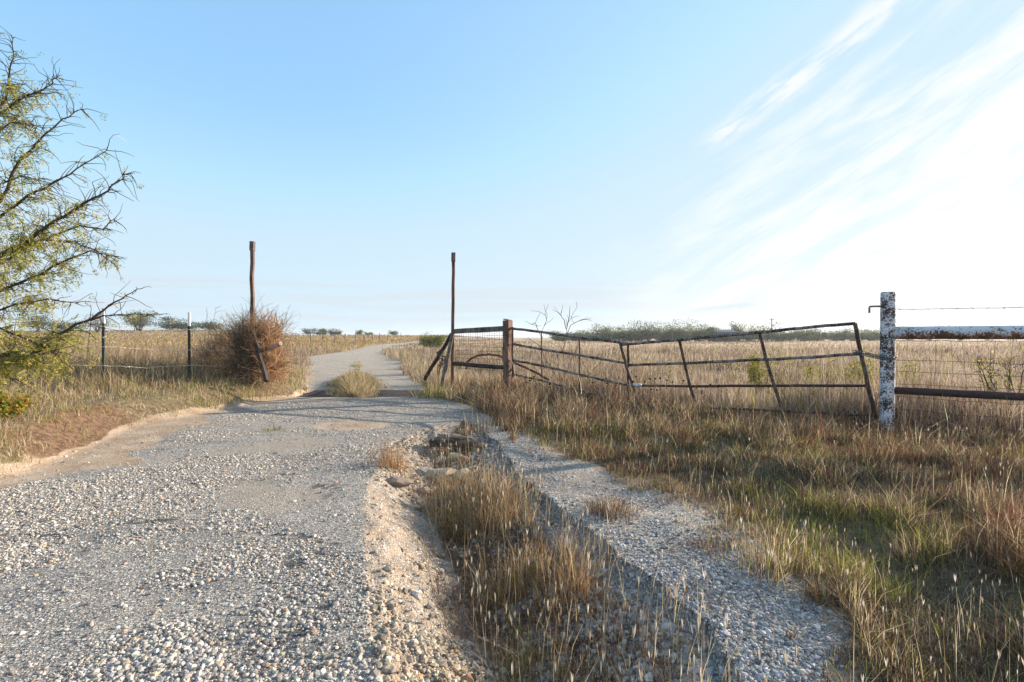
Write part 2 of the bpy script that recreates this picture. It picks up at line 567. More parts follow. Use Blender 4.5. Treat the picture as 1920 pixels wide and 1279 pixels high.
# zone weights in one colour attribute: r gravel, g sandy dirt, b raw soil
fX, fY = GX.ravel(), GY.ravel()
wob = .22 * (fbm(fX * 1.3, fY * 1.3, 51) - .5) + .10 * (fbm(fX * 6, fY * 6, 52, 2) - .5)
d_in = np.minimum(fX - RL(fY) + wob * 3.5 + .9 * (fbm(fX * .9, fY * .9, 55, 2) - .5), RR(fY) - fX + wob * 1.5)
wg = sstep(-.12, .12, d_in)
d_road = np.minimum(fX - LG(fY) + wob, RR(fY) + .05 - fX + wob)
wd = sstep(-.25, .1, d_road)
tg = gully_t(fX, fY)
ing = (tg > -.02) & (tg < .995) & (fY < 8.65)
wg = np.where(ing, wg * (.50 + .30 * sstep(.55, .8, tg)), wg)
wsoil = np.where(ing, sstep(.30, .5, tg) * sstep(.95, .7, tg), 0)
# bare sandy patch on the road and eroded bank
patch = np.exp(-(((fX + 2.55) / .75) ** 2 + ((fY - 8.15) / .55) ** 2) * 1.1)
wg = wg * (1 - sstep(.35, .55, patch + .25 * wob))
bank = sstep(-.1, .12, LG(fY) - fX + wob) * sstep(.75, .45, LG(fY) - fX + wob) * sstep(8.8, 7.8, fY) * sstep(5.2, 6.0, fY)
wsoil = np.maximum(wsoil, bank * .9)
attr = np.stack([wg, wd, wsoil, tar(fX, fY)], 1)


def ground_material():
    m, nt = new_mat('ground_cover')
    pos = nt.n('ShaderNodeNewGeometry').outputs['Position']
    a = nt.n('ShaderNodeAttribute', attribute_name='col')
    sp = nt.n('ShaderNodeSeparateColor'); nt.put(sp.inputs[0], a.outputs['Color'])
    wG, wD, wS = sp.outputs
    nA = nt.noise(pos, 2.2, 5, .6)
    nB = nt.noise(pos, 14, 4, .65)
    nC = nt.noise(pos, .55, 3, .55)
    fine = nt.noise(pos, 90, 3, .7)
    # crushed limestone: two sizes of stone
    v1c = nt.voro(pos, 62, 'F1', 'Color')
    v1d = nt.voro(pos, 62, 'F1', 'Distance')
    v2c = nt.voro(pos, 130, 'F1', 'Color')
    v2d = nt.voro(pos, 130, 'F1', 'Distance')
    s1 = nt.n('ShaderNodeSeparateColor'); nt.put(s1.inputs[0], v1c)
    s2 = nt.n('ShaderNodeSeparateColor'); nt.put(s2.inputs[0], v2c)
    stops = [(0, (.10, .10, .105)), (.2, (.24, .225, .215)), (.5, (.40, .375, .35)), (.8, (.56, .53, .49)), (1, (.64, .60, .54))]
    c1 = nt.ramp(s1.outputs[0], stops)
    c2 = nt.ramp(s2.outputs[0], stops)
    big = nt.smooth(s1.outputs[1], .45, .55)
    stone = nt.mix(big, c2, c1)
    gap = nt.mix(nt.smooth(nA, .4, .62), (.22, .19, .16), (.115, .11, .11))
    edge1 = nt.smooth(v1d, .40, .62)
    edge2 = nt.smooth(v2d, .40, .62)
    edge = nt.math('ADD', nt.math('MULTIPLY', big, edge1), nt.math('MULTIPLY', nt.math('SUBTRACT', 1.0, big), edge2))
    grav = nt.mix(nt.math('MULTIPLY', edge, .85), stone, gap)
    # old tar binder showing through where the chippings have gone
    mp = nt.n('ShaderNodeMapping'); nt.put(mp.inputs[0], pos); mp.inputs['Scale'].default_value = (.55, 1.5, 1)
    tn = nt.noise(mp.outputs[0], 1.1, 6, .62, .6)
    tar = nt.math('MULTIPLY', nt.smooth(tn, .535, .63), nt.smooth(nB, .34, .58))
    tar = nt.math('MAXIMUM', nt.math('MULTIPLY', tar, .55), nt.smooth(nt.math('ADD', a.outputs['Alpha'], nt.math('MULTIPLY', nt.math('SUBTRACT', nB, .5), .5)), .15, .55))
    grav = nt.mix(nt.math('MULTIPLY', tar, .92), grav, nt.mix(nt.smooth(s2.outputs[1], .55, .75), (.035, .037, .042), (.16, .16, .165)))
    dusty = nt.smooth(nC, .52, .66)
    grav = nt.mix(nt.math('MULTIPLY', dusty, .6), grav, (.38, .31, .24))
    # sandy dirt
    dirt = nt.mix(nt.smooth(nA, .35, .65), (.27, .195, .135), (.385, .30, .225))
    dirt = nt.mix(nt.math('MULTIPLY', nt.smooth(nB, .45, .7), .5), dirt, (.30, .20, .13))
    peb = nt.math('MULTIPLY', nt.smooth(s1.outputs[2], .78, .84), nt.smooth(v1d, .5, .3))
    dirt = nt.mix(peb, dirt, (.50, .46, .40))
    # soil and litter
    soil = nt.mix(nt.smooth(nB, .35, .65), (.075, .044, .029), (.18, .112, .07))
    duff = nt.mix(nt.smooth(nB, .35, .65), (.085, .062, .042), (.19, .14, .09))
    duff = nt.mix(nt.math('MULTIPLY', nt.smooth(nC, .45, .65), .4), duff, (.12, .12, .05))
    # the far fields are tan grass
    cd = nt.n('ShaderNodeSeparateXYZ'); nt.put(cd.inputs[0], pos)
    far = nt.smooth(cd.outputs[1], 25, 70)
    mp2 = nt.n('ShaderNodeMapping'); nt.put(mp2.inputs[0], pos); mp2.inputs['Scale'].default_value = (.25, 1.0, 1)
    fn = nt.noise(mp2.outputs[0], .12, 6, .65)
    ftan = nt.ramp(fn, [(.25, (.20, .15, .085)), (.5, (.33, .25, .16)), (.75, (.42, .33, .22))])
    duff = nt.mix(far, duff, ftan)

    def weight(wt, amp=.55):
        return nt.smooth(nt.math('ADD', wt, nt.math('MULTIPLY', nt.math('SUBTRACT', nB, .5), amp)), .38, .62)
    col = nt.mix(weight(wD), duff, dirt)
    trk = nt.smooth(nt.noise(mp.outputs[0], 2.6, 4, .6), .42, .62)
    farroad = nt.smooth(cd.outputs[1], 10, 22)
    grav = nt.mix(nt.math('MULTIPLY', farroad, nt.math('ADD', .10, nt.math('MULTIPLY', trk, .75))), grav, (.40, .345, .285))
    col = nt.mix(weight(wG), col, grav)
    col = nt.mix(weight(wS), col, soil)
    hg = nt.math('MULTIPLY', nt.math('SUBTRACT', 1.0, edge), nt.math('ADD', .35, nt.math('MULTIPLY', s1.outputs[1], .8)))
    hh = nt.math('ADD', nt.math('MULTIPLY', hg, nt.math('ADD', .12, nt.math('MULTIPLY', wG, .88))), nt.math('MULTIPLY', fine, .35))
    hh = nt.math('ADD', hh, nt.math('MULTIPLY', nB, .9))
    finish(nt, principled(nt, col, .95, bump(nt, hh, .9, .012), 0, .15))
    return m


M_GROUND = ground_material()


def submesh(name, keep):
    q = quads[keep]
    used, inv = np.unique(q.ravel(), return_inverse=True)
    o = raw_mesh(name, vx[used], [inv.reshape(-1, 4)], M_GROUND, None, attr[used], True)
    return tag(o, None, None, None, 'structure')


g_mask = in_gully(cx, cy) & (cy > -5)
r_mask = (~g_mask) & (cx > RL(cy) - .1) & (cx < RR(cy) + .05) & (cy < 140) & (cy > -6)
submesh('gravel_road', r_mask)
submesh('gully', g_mask)
submesh('ground', ~(r_mask | g_mask))

# ------------------------------------------------------------------ loose stones
ICO_V = []
_p = (1 + 5 ** .5) / 2
for a_ in (-1, 1):
    for b_ in (-_p, _p):
        ICO_V += [(0, a_, b_), (a_, b_, 0), (b_, 0, a_)]
ICO_V = np.array(ICO_V, float); ICO_V /= np.linalg.norm(ICO_V[0])


def _hull_faces(V):
    d = np.linalg.norm(V[:, None] - V[None], axis=2)
    e = d[d > 1e-6].min() * 1.05
    F = []
    n = len(V)
    for i in range(n):
        for j in range(i + 1, n):
            for k in range(j + 1, n):
                if d[i, j] < e and d[j, k] < e and d[i, k] < e:
                    nr = np.cross(V[j] - V[i], V[k] - V[i])
                    F.append((i, j, k) if np.dot(nr, V[i]) > 0 else (i, k, j))
    return np.array(F)


ICO_F = _hull_faces(ICO_V)


def rotmats(n):
    q = rng.normal(size=(n, 4)); q /= np.linalg.norm(q, axis=1)[:, None]
    w_, x, y, z = q.T
    return np.stack([np.stack([1 - 2 * (y * y + z * z), 2 * (x * y - z * w_), 2 * (x * z + y * w_)], 1),
                     np.stack([2 * (x * y + z * w_), 1 - 2 * (x * x + z * z), 2 * (y * z - x * w_)], 1),
                     np.stack([2 * (x * z - y * w_), 2 * (y * z + x * w_), 1 - 2 * (x * x + y * y)], 1)], 1)


def stones_arrays(P, S, V=ICO_V, F=ICO_F):
    n, k = len(P), len(V)
    R = rotmats(n)
    sc = S[:, None] * rng.uniform(.62, 1.25, (n, 3))
    v = V[None] * sc[:, None, :] * (1 + rng.uniform(-.17, .17, (n, k, 1)))
    v = np.einsum('nij,nkj->nki', R, v)
    v[:, :, 2] *= .75
    v += P[:, None, :]
    f = (F[None] + (np.arange(n) * k)[:, None, None]).reshape(-1, 3)
    return v.reshape(-1, 3), f


def stone_material():
    m, nt = new_mat('limestone')
    a = nt.n('ShaderNodeAttribute', attribute_name='col')
    pos = nt.n('ShaderNodeNewGeometry').outputs['Position']
    n = nt.noise(pos, 160, 3, .65)
    col = nt.mix(nt.math('MULTIPLY', nt.smooth(n, .45, .7), .5), a.outputs['Color'], (.25, .21, .17))
    finish(nt, principled(nt, col, .95, bump(nt, n, .5, .003), 0, .15))
    return m


M_STONE = stone_material()
STONE_PAL = np.array([(.60, .57, .53), (.53, .50, .46), (.44, .42, .40), (.34, .335, .33), (.24, .235, .235), (.48, .40, .30),
                      (.42, .30, .20), (.64, .62, .60), (.13, .13, .135)])


def pick(pal, p, n, var=.12):
    i = rng.choice(len(pal), n, p=np.asarray(p, float) / np.sum(p))
    return np.clip(pal[i] * (1 + rng.normal(0, var, (n, 1))) * (1 + rng.normal(0, var * .25, (n, 3))), .01, .85)


def depth_sample(n, y0, y1, p, spread=1.12, extra=.6):
    """ground positions ahead of the eye, density falling as Y^-p per unit area"""
    u = rng.random(n)
    e = 2 - p          # width grows with Y
    if abs(e) < 1e-6:
        Y = y0 * (y1 / y0) ** u
    else:
        Y = (y0 ** e + u * (y1 ** e - y0 ** e)) ** (1 / e)
    X = rng.uniform(-1, 1, n) * (Y * spread + extra)
    return X, Y


def scatter_gravel():
    X, Y = depth_sample(900000, 1.2, 11.5, 1.75)
    g = in_gully(X, Y)
    t = gully_t(X, Y)
    d_in_ = np.minimum(X - RL(Y), RR(Y) - X)
    pr = np.where(g, .50 + .4 * sstep(.5, .8, t), sstep(-.25, .25, d_in_ + .4 * (fbm(X * 2, Y * 2, 61) - .5)))
    clump = fbm(X * 1.1, Y * 1.1, 62)
    pr = pr * (.06 + 1.0 * sstep(.38, .62, clump + .25 * (fbm(X * 4.5, Y * 4.5, 63) - .5)))
    pt = np.exp(-(((X + 2.55) / .75) ** 2 + ((Y - 8.15) / .55) ** 2) * 1.1)
    pr = pr * (1 - .85 * sstep(.3, .6, pt)) * (1 - .75 * sstep(.15, .5, tar(X, Y)))
    pr = np.where((X < RL(Y)) & (X > LG(Y) - .3), .05, pr)
    k = rng.random(len(X)) < pr
    X, Y = X[k], Y[k]
    n = len(X)
    heap = np.exp(-(((X + 1.25) / .45) ** 2 + ((Y - 2.35) / .5) ** 2))      # coarser heap by the gully's edge
    S = np.clip(rng.lognormal(math.log(.0034), .60, n), .0018, .018) * (1 + 1.1 * heap * rng.random(n)) * (1 + .02 * Y)
    S = np.where(in_gully(X, Y), S * rng.choice([1, 1, 1.6, 2.6, 3.4], n, p=[.35, .25, .2, .13, .07]), S)
    S = np.minimum(S, np.where(in_gully(X, Y), .024, .017))
    P = np.stack([X, Y, height(X, Y) + S * .15], 1)
    C = pick(STONE_PAL, [2.4, 3.2, 4, 4, 2.8, 1.6, .7, 1.4, 2.0], n)
    C = np.clip(C * np.array([.80, .775, .76]) * rng.uniform(.8, 1.2, (n, 1)), .01, .7)
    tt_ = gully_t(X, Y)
    C = C * np.where(((tt_ > .97) & (Y < 8.6))[:, None], np.array([.93, .99, 1.09]), 1)  # bluish shade of the verge grass tinted into the gravel strip's stones
    C = C * np.where((in_gully(X, Y) & (tt_ < .5))[:, None], np.array([.92, .84, .72]), 1)
    big = S > .0055
    lab = 'loose white and grey crushed limestone on the road and in the gully'
    V1, F1 = stones_arrays(P[big], S[big])
    O6 = np.array([(1, 0, 0), (-1, 0, 0), (0, 1, 0), (0, -1, 0), (0, 0, 1), (0, 0, -1)], float)
    OF = np.array([(0, 2, 4), (2, 1, 4), (1, 3, 4), (3, 0, 4), (2, 0, 5), (1, 2, 5), (3, 1, 5), (0, 3, 5)])
    V2, F2 = stones_arrays(P[~big], S[~big] * 1.15, O6, OF)
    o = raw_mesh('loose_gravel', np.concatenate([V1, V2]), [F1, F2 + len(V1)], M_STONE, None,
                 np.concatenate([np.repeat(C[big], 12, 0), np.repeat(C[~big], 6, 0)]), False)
    print('stones', n, int(big.sum()))
    tag(o, lab, 'gravel', None, 'stuff')


scatter_gravel()

# ------------------------------------------------------------------ grass
def blades(X, Y, hh, ww, C, lean=.35, curl=.5, z=None, az_bias=None, name='grass', mat=None):
    """tapered bent blades; returns vertex, quad, tri, colour arrays"""
    n = len(X)
    Z = height(X, Y) - .02 if z is None else z
    a = rng.uniform(0, 2 * math.pi, n)
    if az_bias is not None:
        a = az_bias + rng.normal(0, 1.1, n)
    ln = np.abs(rng.normal(0, lean, n))
    dx, dy = np.cos(a), np.sin(a)
    b = rng.uniform(0, math.pi, n)
    wx, wy = np.cos(b) * ww / 2, np.sin(b) * ww / 2
    cu = rng.uniform(.3, 1, n) * curl
    V = np.empty((n, 5, 3), np.float32)
    m1 = hh * .55
    ox1 = hh * ln * .45
    ox2 = hh * (ln + cu * ln)
    z2 = hh * np.sqrt(np.clip(1 - (ln * .75) ** 2, .15, 1))
    V[:, 0] = np.stack([X - wx, Y - wy, Z], 1)
    V[:, 1] = np.stack([X + wx, Y + wy, Z], 1)
    V[:, 2] = np.stack([X + dx * ox1 + wx * .8, Y + dy * ox1 + wy * .8, Z + z2 * .55], 1)
    V[:, 3] = np.stack([X + dx * ox1 - wx * .8, Y + dy * ox1 - wy * .8, Z + z2 * .55], 1)
    V[:, 4] = np.stack([X + dx * ox2, Y + dy * ox2, Z + z2], 1)
    o = (np.arange(n) * 5)[:, None]
    return [V.reshape(-1, 3), o + np.array([[0, 1, 2, 3]]), o + np.array([[3, 2, 4]]), np.repeat(C, 5, 0)]


def plumes(T, size, C):
    """fluffy seed heads at points T: three crossed spindles"""
    n = len(T)
    V = []
    k = 3
    for j in range(k):
        b = rng.uniform(0, math.pi, n)
        wx, wy = np.cos(b) * size * .065, np.sin(b) * size * .065
        lx = rng.normal(0, .10, n) * size; ly = rng.normal(0, .10, n) * size
        q = np.empty((n, 4, 3), np.float32)
        q[:, 0] = T - np.stack([0 * lx, 0 * lx, size * .15], 1)
        q[:, 1] = T + np.stack([wx + lx * .4, wy + ly * .4, size * .35], 1)
        q[:, 2] = T + np.stack([lx, ly, size * .95], 1)
        q[:, 3] = T + np.stack([-wx + lx * .4, -wy + ly * .4, size * .35], 1)
        V.append(q)
    V = np.concatenate(V).reshape(-1, 3)
    m = n * k
    q = (np.arange(m) * 4)[:, None] + np.array([[0, 1, 2, 3]])
    return [V, q, np.zeros((0, 3), int), np.repeat(np.tile(C, (k, 1)), 4, 0)]


def join(parts):
    v, q, t, c_ = [], [], [], []
    n = 0
    for p in parts:
        v.append(p[0]); q.append(p[1] + n); t.append(p[2] + n); c_.append(p[3])
        n += len(p[0])
    return np.concatenate(v), np.concatenate(q), np.concatenate(t), np.concatenate(c_)


def grass_obj(name, parts, label, cat='grass', mat=None):
    v, q, t, c_ = join(parts)
    o = raw_mesh(name, v, [q, t], mat or M_GRASS, None, c_, False)
    return tag(o, label, cat, None, 'stuff')


STRAW = np.array([(.56, .45, .28), (.48, .37, .22), (.36, .26, .15), (.64, .55, .40), (.27, .19, .11)])
BROWN = np.array([(.135, .085, .06), (.085, .055, .042), (.19, .135, .085), (.155, .068, .045), (.26, .20, .14), (.055, .042, .036)])
GREEN = np.array([(.20, .24, .05), (.31, .32, .07), (.38, .35, .09), (.13, .155, .045)])
PINK = np.array([(.43, .335, .285), (.35, .26, .215), (.52, .42, .365), (.25, .175, .145), (.58, .49, .43)])
SEED = np.array([(.50, .43, .34), (.40, .33, .25), (.60, .54, .45)])


def zone_right(X, Y, w_=.18):
    return X > RR(Y) + w_ * (fbm(X * 2.3, Y * 2.3, 71) - .5) * 2 + 1.1 * (fbm(X * 5.5, Y * 5.5, 70, 2) - .56) * (Y < 8.5) + 1.0 * (fbm(X * 1.1, Y * 1.1, 69, 3) - .5) * sstep(12, 16, Y)


def mixcol(n, parts):
    """parts: list of (palette, weight array)"""
    W = np.stack([np.broadcast_to(p[1], (n,)) for p in parts], 1).astype(float)
    W /= W.sum(1, keepdims=True)
    r = rng.random(n)[:, None]
    idx = (np.cumsum(W, 1) < r).sum(1)
    C = np.zeros((n, 3))
    for i, (pal, _) in enumerate(parts):
        k = idx == i
        C[k] = pick(pal, np.ones(len(pal)), int(k.sum()))
    return C, idx


def verge_grass():
    # roadside on the gate side, 1.2 - 14 m
    X, Y = depth_sample(860000, .5, 14, 1.55, 1.22, 1.9)
    k = zone_right(X, Y, .22) & (X > -2.6)
    X, Y = X[k], Y[k]
    cl = fbm(X * 3.2, Y * 3.2, 72, 3)
    keep = rng.random(len(X)) < (.10 + 1.0 * sstep(.42, .62, cl)) * sstep(-.6, .3, X - RR(Y) + .1)
    X, Y, cl = X[keep], Y[keep], cl[keep]
    n = len(X)
    dr = X - RR(Y)
    tall = .045 + .075 * sstep(.1, 1.6, dr) + .12 * sstep(5, 10, Y) * sstep(3.2, .8, X) + .085 * sstep(.5, .7, fbm(X * .9, Y * .9, 73))
    hh = tall * rng.lognormal(0, .38, n) * (.45 + 1.0 * sstep(.38, .65, cl))
    ww = np.maximum(.0032, .00085 * Y) * rng.uniform(.7, 1.5, n)
    corner = sstep(4.4, 3.2, Y) * sstep(1.6, 2.2, X)
    gr = sstep(.49, .60, fbm(X * 1.3, Y * 1.3, 74)) * (.12 + 1.0 * corner) * (hh < .42)
    red = sstep(.52, .66, fbm(X * 1.3, Y * 1.3, 75))
    C, idx = mixcol(n, [(np.array([(.20, .085, .06), (.26, .12, .08), (.15, .07, .055)]), 1.0 * red), (BROWN, .9), (STRAW, .40 + .5 * sstep(6, 9, Y)), (GREEN, 3.2 * gr + .12)])
    hh = np.where(idx == 3, np.minimum(hh, .22 + .05 * rng.random(n)), hh)
    parts = [blades(X, Y, hh, ww, C, .62, .7)]
    Xm, Ym = depth_sample(900000, .5, 13, 1.65, 1.2, 1.7)
    k = zone_right(Xm, Ym, .22) & (Xm > -2.6)
    Xm, Ym = Xm[k], Ym[k]
    k = rng.random(len(Xm)) < sstep(-.6, .2, Xm - RR(Ym)) * (.55 + .45 * sstep(.35, .5, fbm(Xm * 2.1, Ym * 2.1, 77)))
    Xm, Ym = Xm[k], Ym[k]; nm = len(Xm)
    gm = sstep(.47, .60, fbm(Xm * 1.3, Ym * 1.3, 74)) * (.14 + .7 * sstep(4.4, 3.2, Ym) * sstep(1.6, 2.2, Xm))
    Cm, im = mixcol(nm, [(BROWN, 1.5), (STRAW, .35), (GREEN, .10 + 1.5 * gm)])
    hm = rng.uniform(.03, .10, nm) * np.where(im == 2, 1.5, 1)
    parts.append(blades(Xm, Ym, hm, np.maximum(.003, .0009 * Ym) * rng.uniform(.7, 1.4, nm), Cm, .8, .5))
    # fine dead litter lying low between the tufts
    ks = rng.random(n) < .25
    Cl = pick(BROWN, np.ones(len(BROWN)), int(ks.sum()))
    parts.append(blades(X[ks] + rng.normal(0, .04, ks.sum()), Y[ks] + rng.normal(0, .04, ks.sum()), hh[ks] * .6 + .05, ww[ks], Cl, 1.1, .5))
    # seed stalks with pale plumes
    ns = 1900
    X, Y = depth_sample(ns * 6, 1.3, 14, 1.25, 1.15, .6)
    k = zone_right(X, Y, .1) & (rng.random(len(X)) < .25 + .9 * sstep(.45, .6, fbm(X * 1.1, Y * 1.1, 76)))
    X, Y = X[k][:ns], Y[k][:ns]
    n = len(X)
    hh = rng.uniform(.12, .32, n) + .20 * sstep(4, 10, Y) * sstep(3.6, 1., X)
    st = blades(X, Y, hh, np.maximum(.0026, .0006 * Y), pick(STRAW, [2, 2, 1, 2, 1], n), .22, .4)
    tips = st[0].reshape(n, 5, 3)[:, 4]
    parts += [st, plumes(tips, rng.uniform(.014, .034, n) * (1 + .05 * Y), pick(SEED, [1, 1, 1], n))]
    grass_obj('roadside_grass', parts, 'clumpy brown and green roadside grass with pale seed heads, below the bent gates')


def field_grass_right():
    X, Y = depth_sample(520000, 6.5, 60, 1.75, 1.2, 1.5)
    fence = -.1 + (11.6 - Y) / 4.05 * 5.65                         # the gate line
    k = (X > np.where(Y < 13, fence + .1, RR(Y) + .1 + 1.3 * (fbm(X * 1.0, Y * 1.0, 68, 3) - .5)))
    X, Y = X[k], Y[k]
    cl = fbm(X * .9, Y * .9, 82, 3)
    k = rng.random(len(X)) < .45 + .7 * sstep(.4, .6, cl)
    X, Y, cl = X[k], Y[k], cl[k]
    n = len(X)
    hh = (.26 + .24 * sstep(.35, .65, cl)) * rng.lognormal(0, .25, n)
    hh *= .62 + .75 * sstep(.5, .72, fbm(X * .45, Y * .6, 87))
    ww = np.maximum(.005, .00075 * Y) * rng.uniform(.7, 1.5, n)
    pk = sstep(.38, .6, fbm(X * .22, Y * .22, 83))
    gr = sstep(.60, .7, fbm(X * .35, Y * .35, 84))
    nearroad = sstep(3.5, .5, X - RR(Y)) * (Y > 13)
    dk = sstep(.50, .64, fbm(X * .33, Y * .5, 86))
    C, _ = mixcol(n, [(PINK, .9 + pk), (STRAW, .4 + 2.5 * nearroad), (BROWN, .55 - .3 * pk + 2.2 * dk), (GREEN, .10 + .6 * gr)])
    parts = [blades(X, Y, hh, ww, C, .38, .7)]
    ks = rng.random(n) < .055
    st = blades(X[ks], Y[ks], hh[ks] * 1.25, ww[ks] * .6, pick(STRAW, np.ones(5), int(ks.sum())), .2, .4)
    m_ = int(ks.sum())
    parts += [st, plumes(st[0].reshape(m_, 5, 3)[:, 4], .02 + .0016 * Y[ks], pick(SEED * .92, [1, 1, 1], m_))]
    # beyond 60 m: sparser, broader
    X, Y = depth_sample(110000, 55, 172, 1.5, 1.2, 1.5)
    k = (X > RR(Y) + .4)
    X, Y = X[k], Y[k]
    n = len(X)
    hh = rng.uniform(.2, .45, n)
    d2 = sstep(.48, .62, fbm(X * .05, Y * .12, 88))
    hh = hh * (.6 + .8 * fbm(X * .12, Y * .12, 89))
    C, _ = mixcol(n, [(PINK * 1.1, 1 + sstep(.4, .6, fbm(X * .06, Y * .15, 85))), (STRAW, .6), (BROWN, .1 + 2.0 * d2), (GREEN, .08 + .6 * d2)])
    parts.append(blades(X, Y, hh, .0011 * Y * rng.uniform(.7, 1.6, n), C, .35, .6))
    grass_obj('field_grass', parts, 'pinkish tan dry grass filling the field beyond the gates')


def field_grass_left():
    X, Y = depth_sample(560000, 2.2, 60, 1.72, 1.25, 1.5)
    d = LG(Y) - X
    k = d > .15 * (fbm(X * 2, Y * 2, 91) - .5) * 2 + 1.3 * (fbm(X * 1.0, Y * 1.0, 93, 3) - .5) * sstep(13, 16, Y)
    # keep the raw eroded bank nearly bare
    bare = (d < .42 + .3 * (fbm(X * 2.5, Y * 2.5, 94) - .5)) & (Y > 5.7) & (Y < 7.9)
    k &= ~bare | (rng.random(len(X)) < .20)
    X, Y = X[k], Y[k]; d = d[k]
    cl = fbm(X * 1.6, Y * 1.6, 92, 3)
    k = rng.random(len(X)) < .35 + .8 * sstep(.38, .6, cl)
    X, Y, d, cl = X[k], Y[k], d[k], cl[k]
    n = len(X)
    hh = (.11 + .15 * sstep(.6, 2.2, d) + .2 * sstep(14, 18, Y)) * rng.lognormal(0, .3, n) * (.7 + .6 * sstep(.35, .65, cl))
    ww = np.maximum(.0045, .0008 * Y) * rng.uniform(.7, 1.5, n)
    lowgreen = sstep(1.5, .4, d) * (Y > 6.5) * (Y < 16)
    og = sstep(20, 45, Y) * sstep(3, 9, d)
    GOLD = np.array([(.40, .26, .10), (.33, .21, .085), (.30, .23, .09), (.24, .15, .07)])
    C, _ = mixcol(n, [(STRAW, 1.3), (BROWN, .25), (GREEN * 1.05, .14 + 1.0 * lowgreen), (GOLD, .05 + 2.4 * og), (BROWN * 1.5, 2.2 * sstep(.46, .6, fbm(X * .30, Y * .35, 95)) * sstep(12, 15, Y)), (PINK * .9, .9 * sstep(12, 16, Y))])
    parts = [blades(X, Y, hh, ww, C, .6, .8)]
    k2 = (Y < 13) & (rng.random(n) < .7) & ((d > .6) | (Y > 8) | (rng.random(n) < .35))
    n2 = int(k2.sum())
    Xl = X[k2] + rng.normal(0, .12, n2); Yl = Y[k2] + rng.normal(0, .12, n2)
    parts.append(blades(Xl, Yl, rng.uniform(.05, .2, n2), ww[k2], pick(STRAW, [1, 1, 1, .8, 1], n2), 1.1, .6))
    X, Y = depth_sample(70000, 55, 175, 1.6, 1.2, 1.5)
    k = (X < LG(Y) - .4)
    X, Y = X[k], Y[k]; n = len(X)
    C, _ = mixcol(n, [(GOLD, 2.0), (STRAW, .6), (GREEN, .15), (BROWN * 1.6, 1.6 * sstep(.45, .6, fbm(X * .05, Y * .1, 96)))])
    parts.append(blades(X, Y, rng.uniform(.25, .55, n), .0011 * Y * rng.uniform(.7, 1.6, n), C, .35, .6))
    grass_obj('meadow_grass', parts, 'straw coloured meadow grass with a green fringe along the dirt edge')


def tall_weeds():
    # rank dead weeds behind the wire fence and round the brush pile
    X, Y = depth_sample(95000, 10.2, 26, 1.5, 1.2, 1)
    d = LG(Y) - X
    fl = np.interp(X, [-30, -8.1, -7.1, -6.2], [8.6, 10.2, 11.3, 12.2])
    k = (d > .7) & (Y > fl + .15) & (fbm(X * .7, Y * .7, 101) + .25 * sstep(19, 12, Y) > .40)
    X, Y, d = X[k], Y[k], d[k]
    n = len(X)
    hh = (.34 + .48 * fbm(X * 1.1, Y * 1.1, 102)) * rng.lognormal(0, .20, n) * sstep(27, 17, Y) * sstep(.3, 1.2, d)
    C, _ = mixcol(n, [(BROWN * 1.25, 1.1), (STRAW, .9), (GREEN * .7, .14)])
    parts = [blades(X, Y, hh, np.maximum(.006, .0008 * Y) * rng.uniform(.6, 1.4, n), C, .38, 1.0)]
    # side shoots
    ks = rng.random(n) < .6
    m_ = int(ks.sum())
    parts.append(blades(X[ks], Y[ks], hh[ks] * .5, np.full(m_, .008), C[ks], .8, 1.1, z=height(X[ks], Y[ks]) + hh[ks] * rng.uniform(.2, .7, m_)))
    # arching reed stalks in front of the wires
    n = 380
    X = rng.uniform(-11.5, -6.6, n); Y = np.interp(X, [-12, -8.1, -7.1, -6.2], [8.9, 10.2, 11.3, 12.2]) + rng.normal(-.25, .35, n)
    st = blades(X, Y, rng.uniform(.25, .6, n), np.full(n, .011), pick(STRAW * 1.1, np.ones(5), n), .55, 1.6)
    parts.append(st)
    grass_obj('dead_weeds', parts, 'tall dead brown weeds tangled behind the wire fence', 'weeds')


def median_grass():
    n = 60000
    Y = np.where(rng.random(n) < .86, rng.uniform(12.1, 19.6, n), rng.uniform(19.6, 31, n))
    cxm = np.interp(Y, [12, 13, 16, 20, 24, 29, 33], [-3.75, -4.02, -4.9, -6.05, -7.25, -8.75, -10])
    hw = np.interp(Y, [12.1, 12.9, 15, 17.5, 19.6, 21, 24, 29, 31], [.25, .55, .62, .55, .30, .14, .22, .24, .1])
    X = cxm + rng.normal(0, .55, n) * hw + .25 * (fbm(Y * 1.3, Y * 0, 112) - .5)
    cl = fbm(X * 3, Y * 3, 113, 3)
    k = rng.random(n) < np.where(Y < 19.6, .25 + .9 * sstep(.38, .6, cl), .55 * sstep(.5, .65, fbm(X * .0, Y * .8, 114)))
    X, Y, cxm, hw, cl = X[k], Y[k], cxm[k], hw[k], cl[k]; n = len(X)
    hh = (.04 + .17 * np.exp(-((X - cxm) / (hw + .1)) ** 2) * (.5 + 1.0 * sstep(.35, .65, cl))) * rng.lognormal(0, .3, n) * np.interp(Y, [12, 13.5, 16, 18.6, 19, 31], [.6, 1, .9, .5, .4, .4])
    C, _ = mixcol(n, [(STRAW, 1.6), (GREEN, .30), (BROWN, .45)])
    parts = [blades(X, Y, hh, np.maximum(.006, .0008 * Y) * rng.uniform(.7, 1.4, n), C, .6, .8)]
    grass_obj('median_grass', parts, 'grassy strip of straw and green growing between the two wheel tracks')


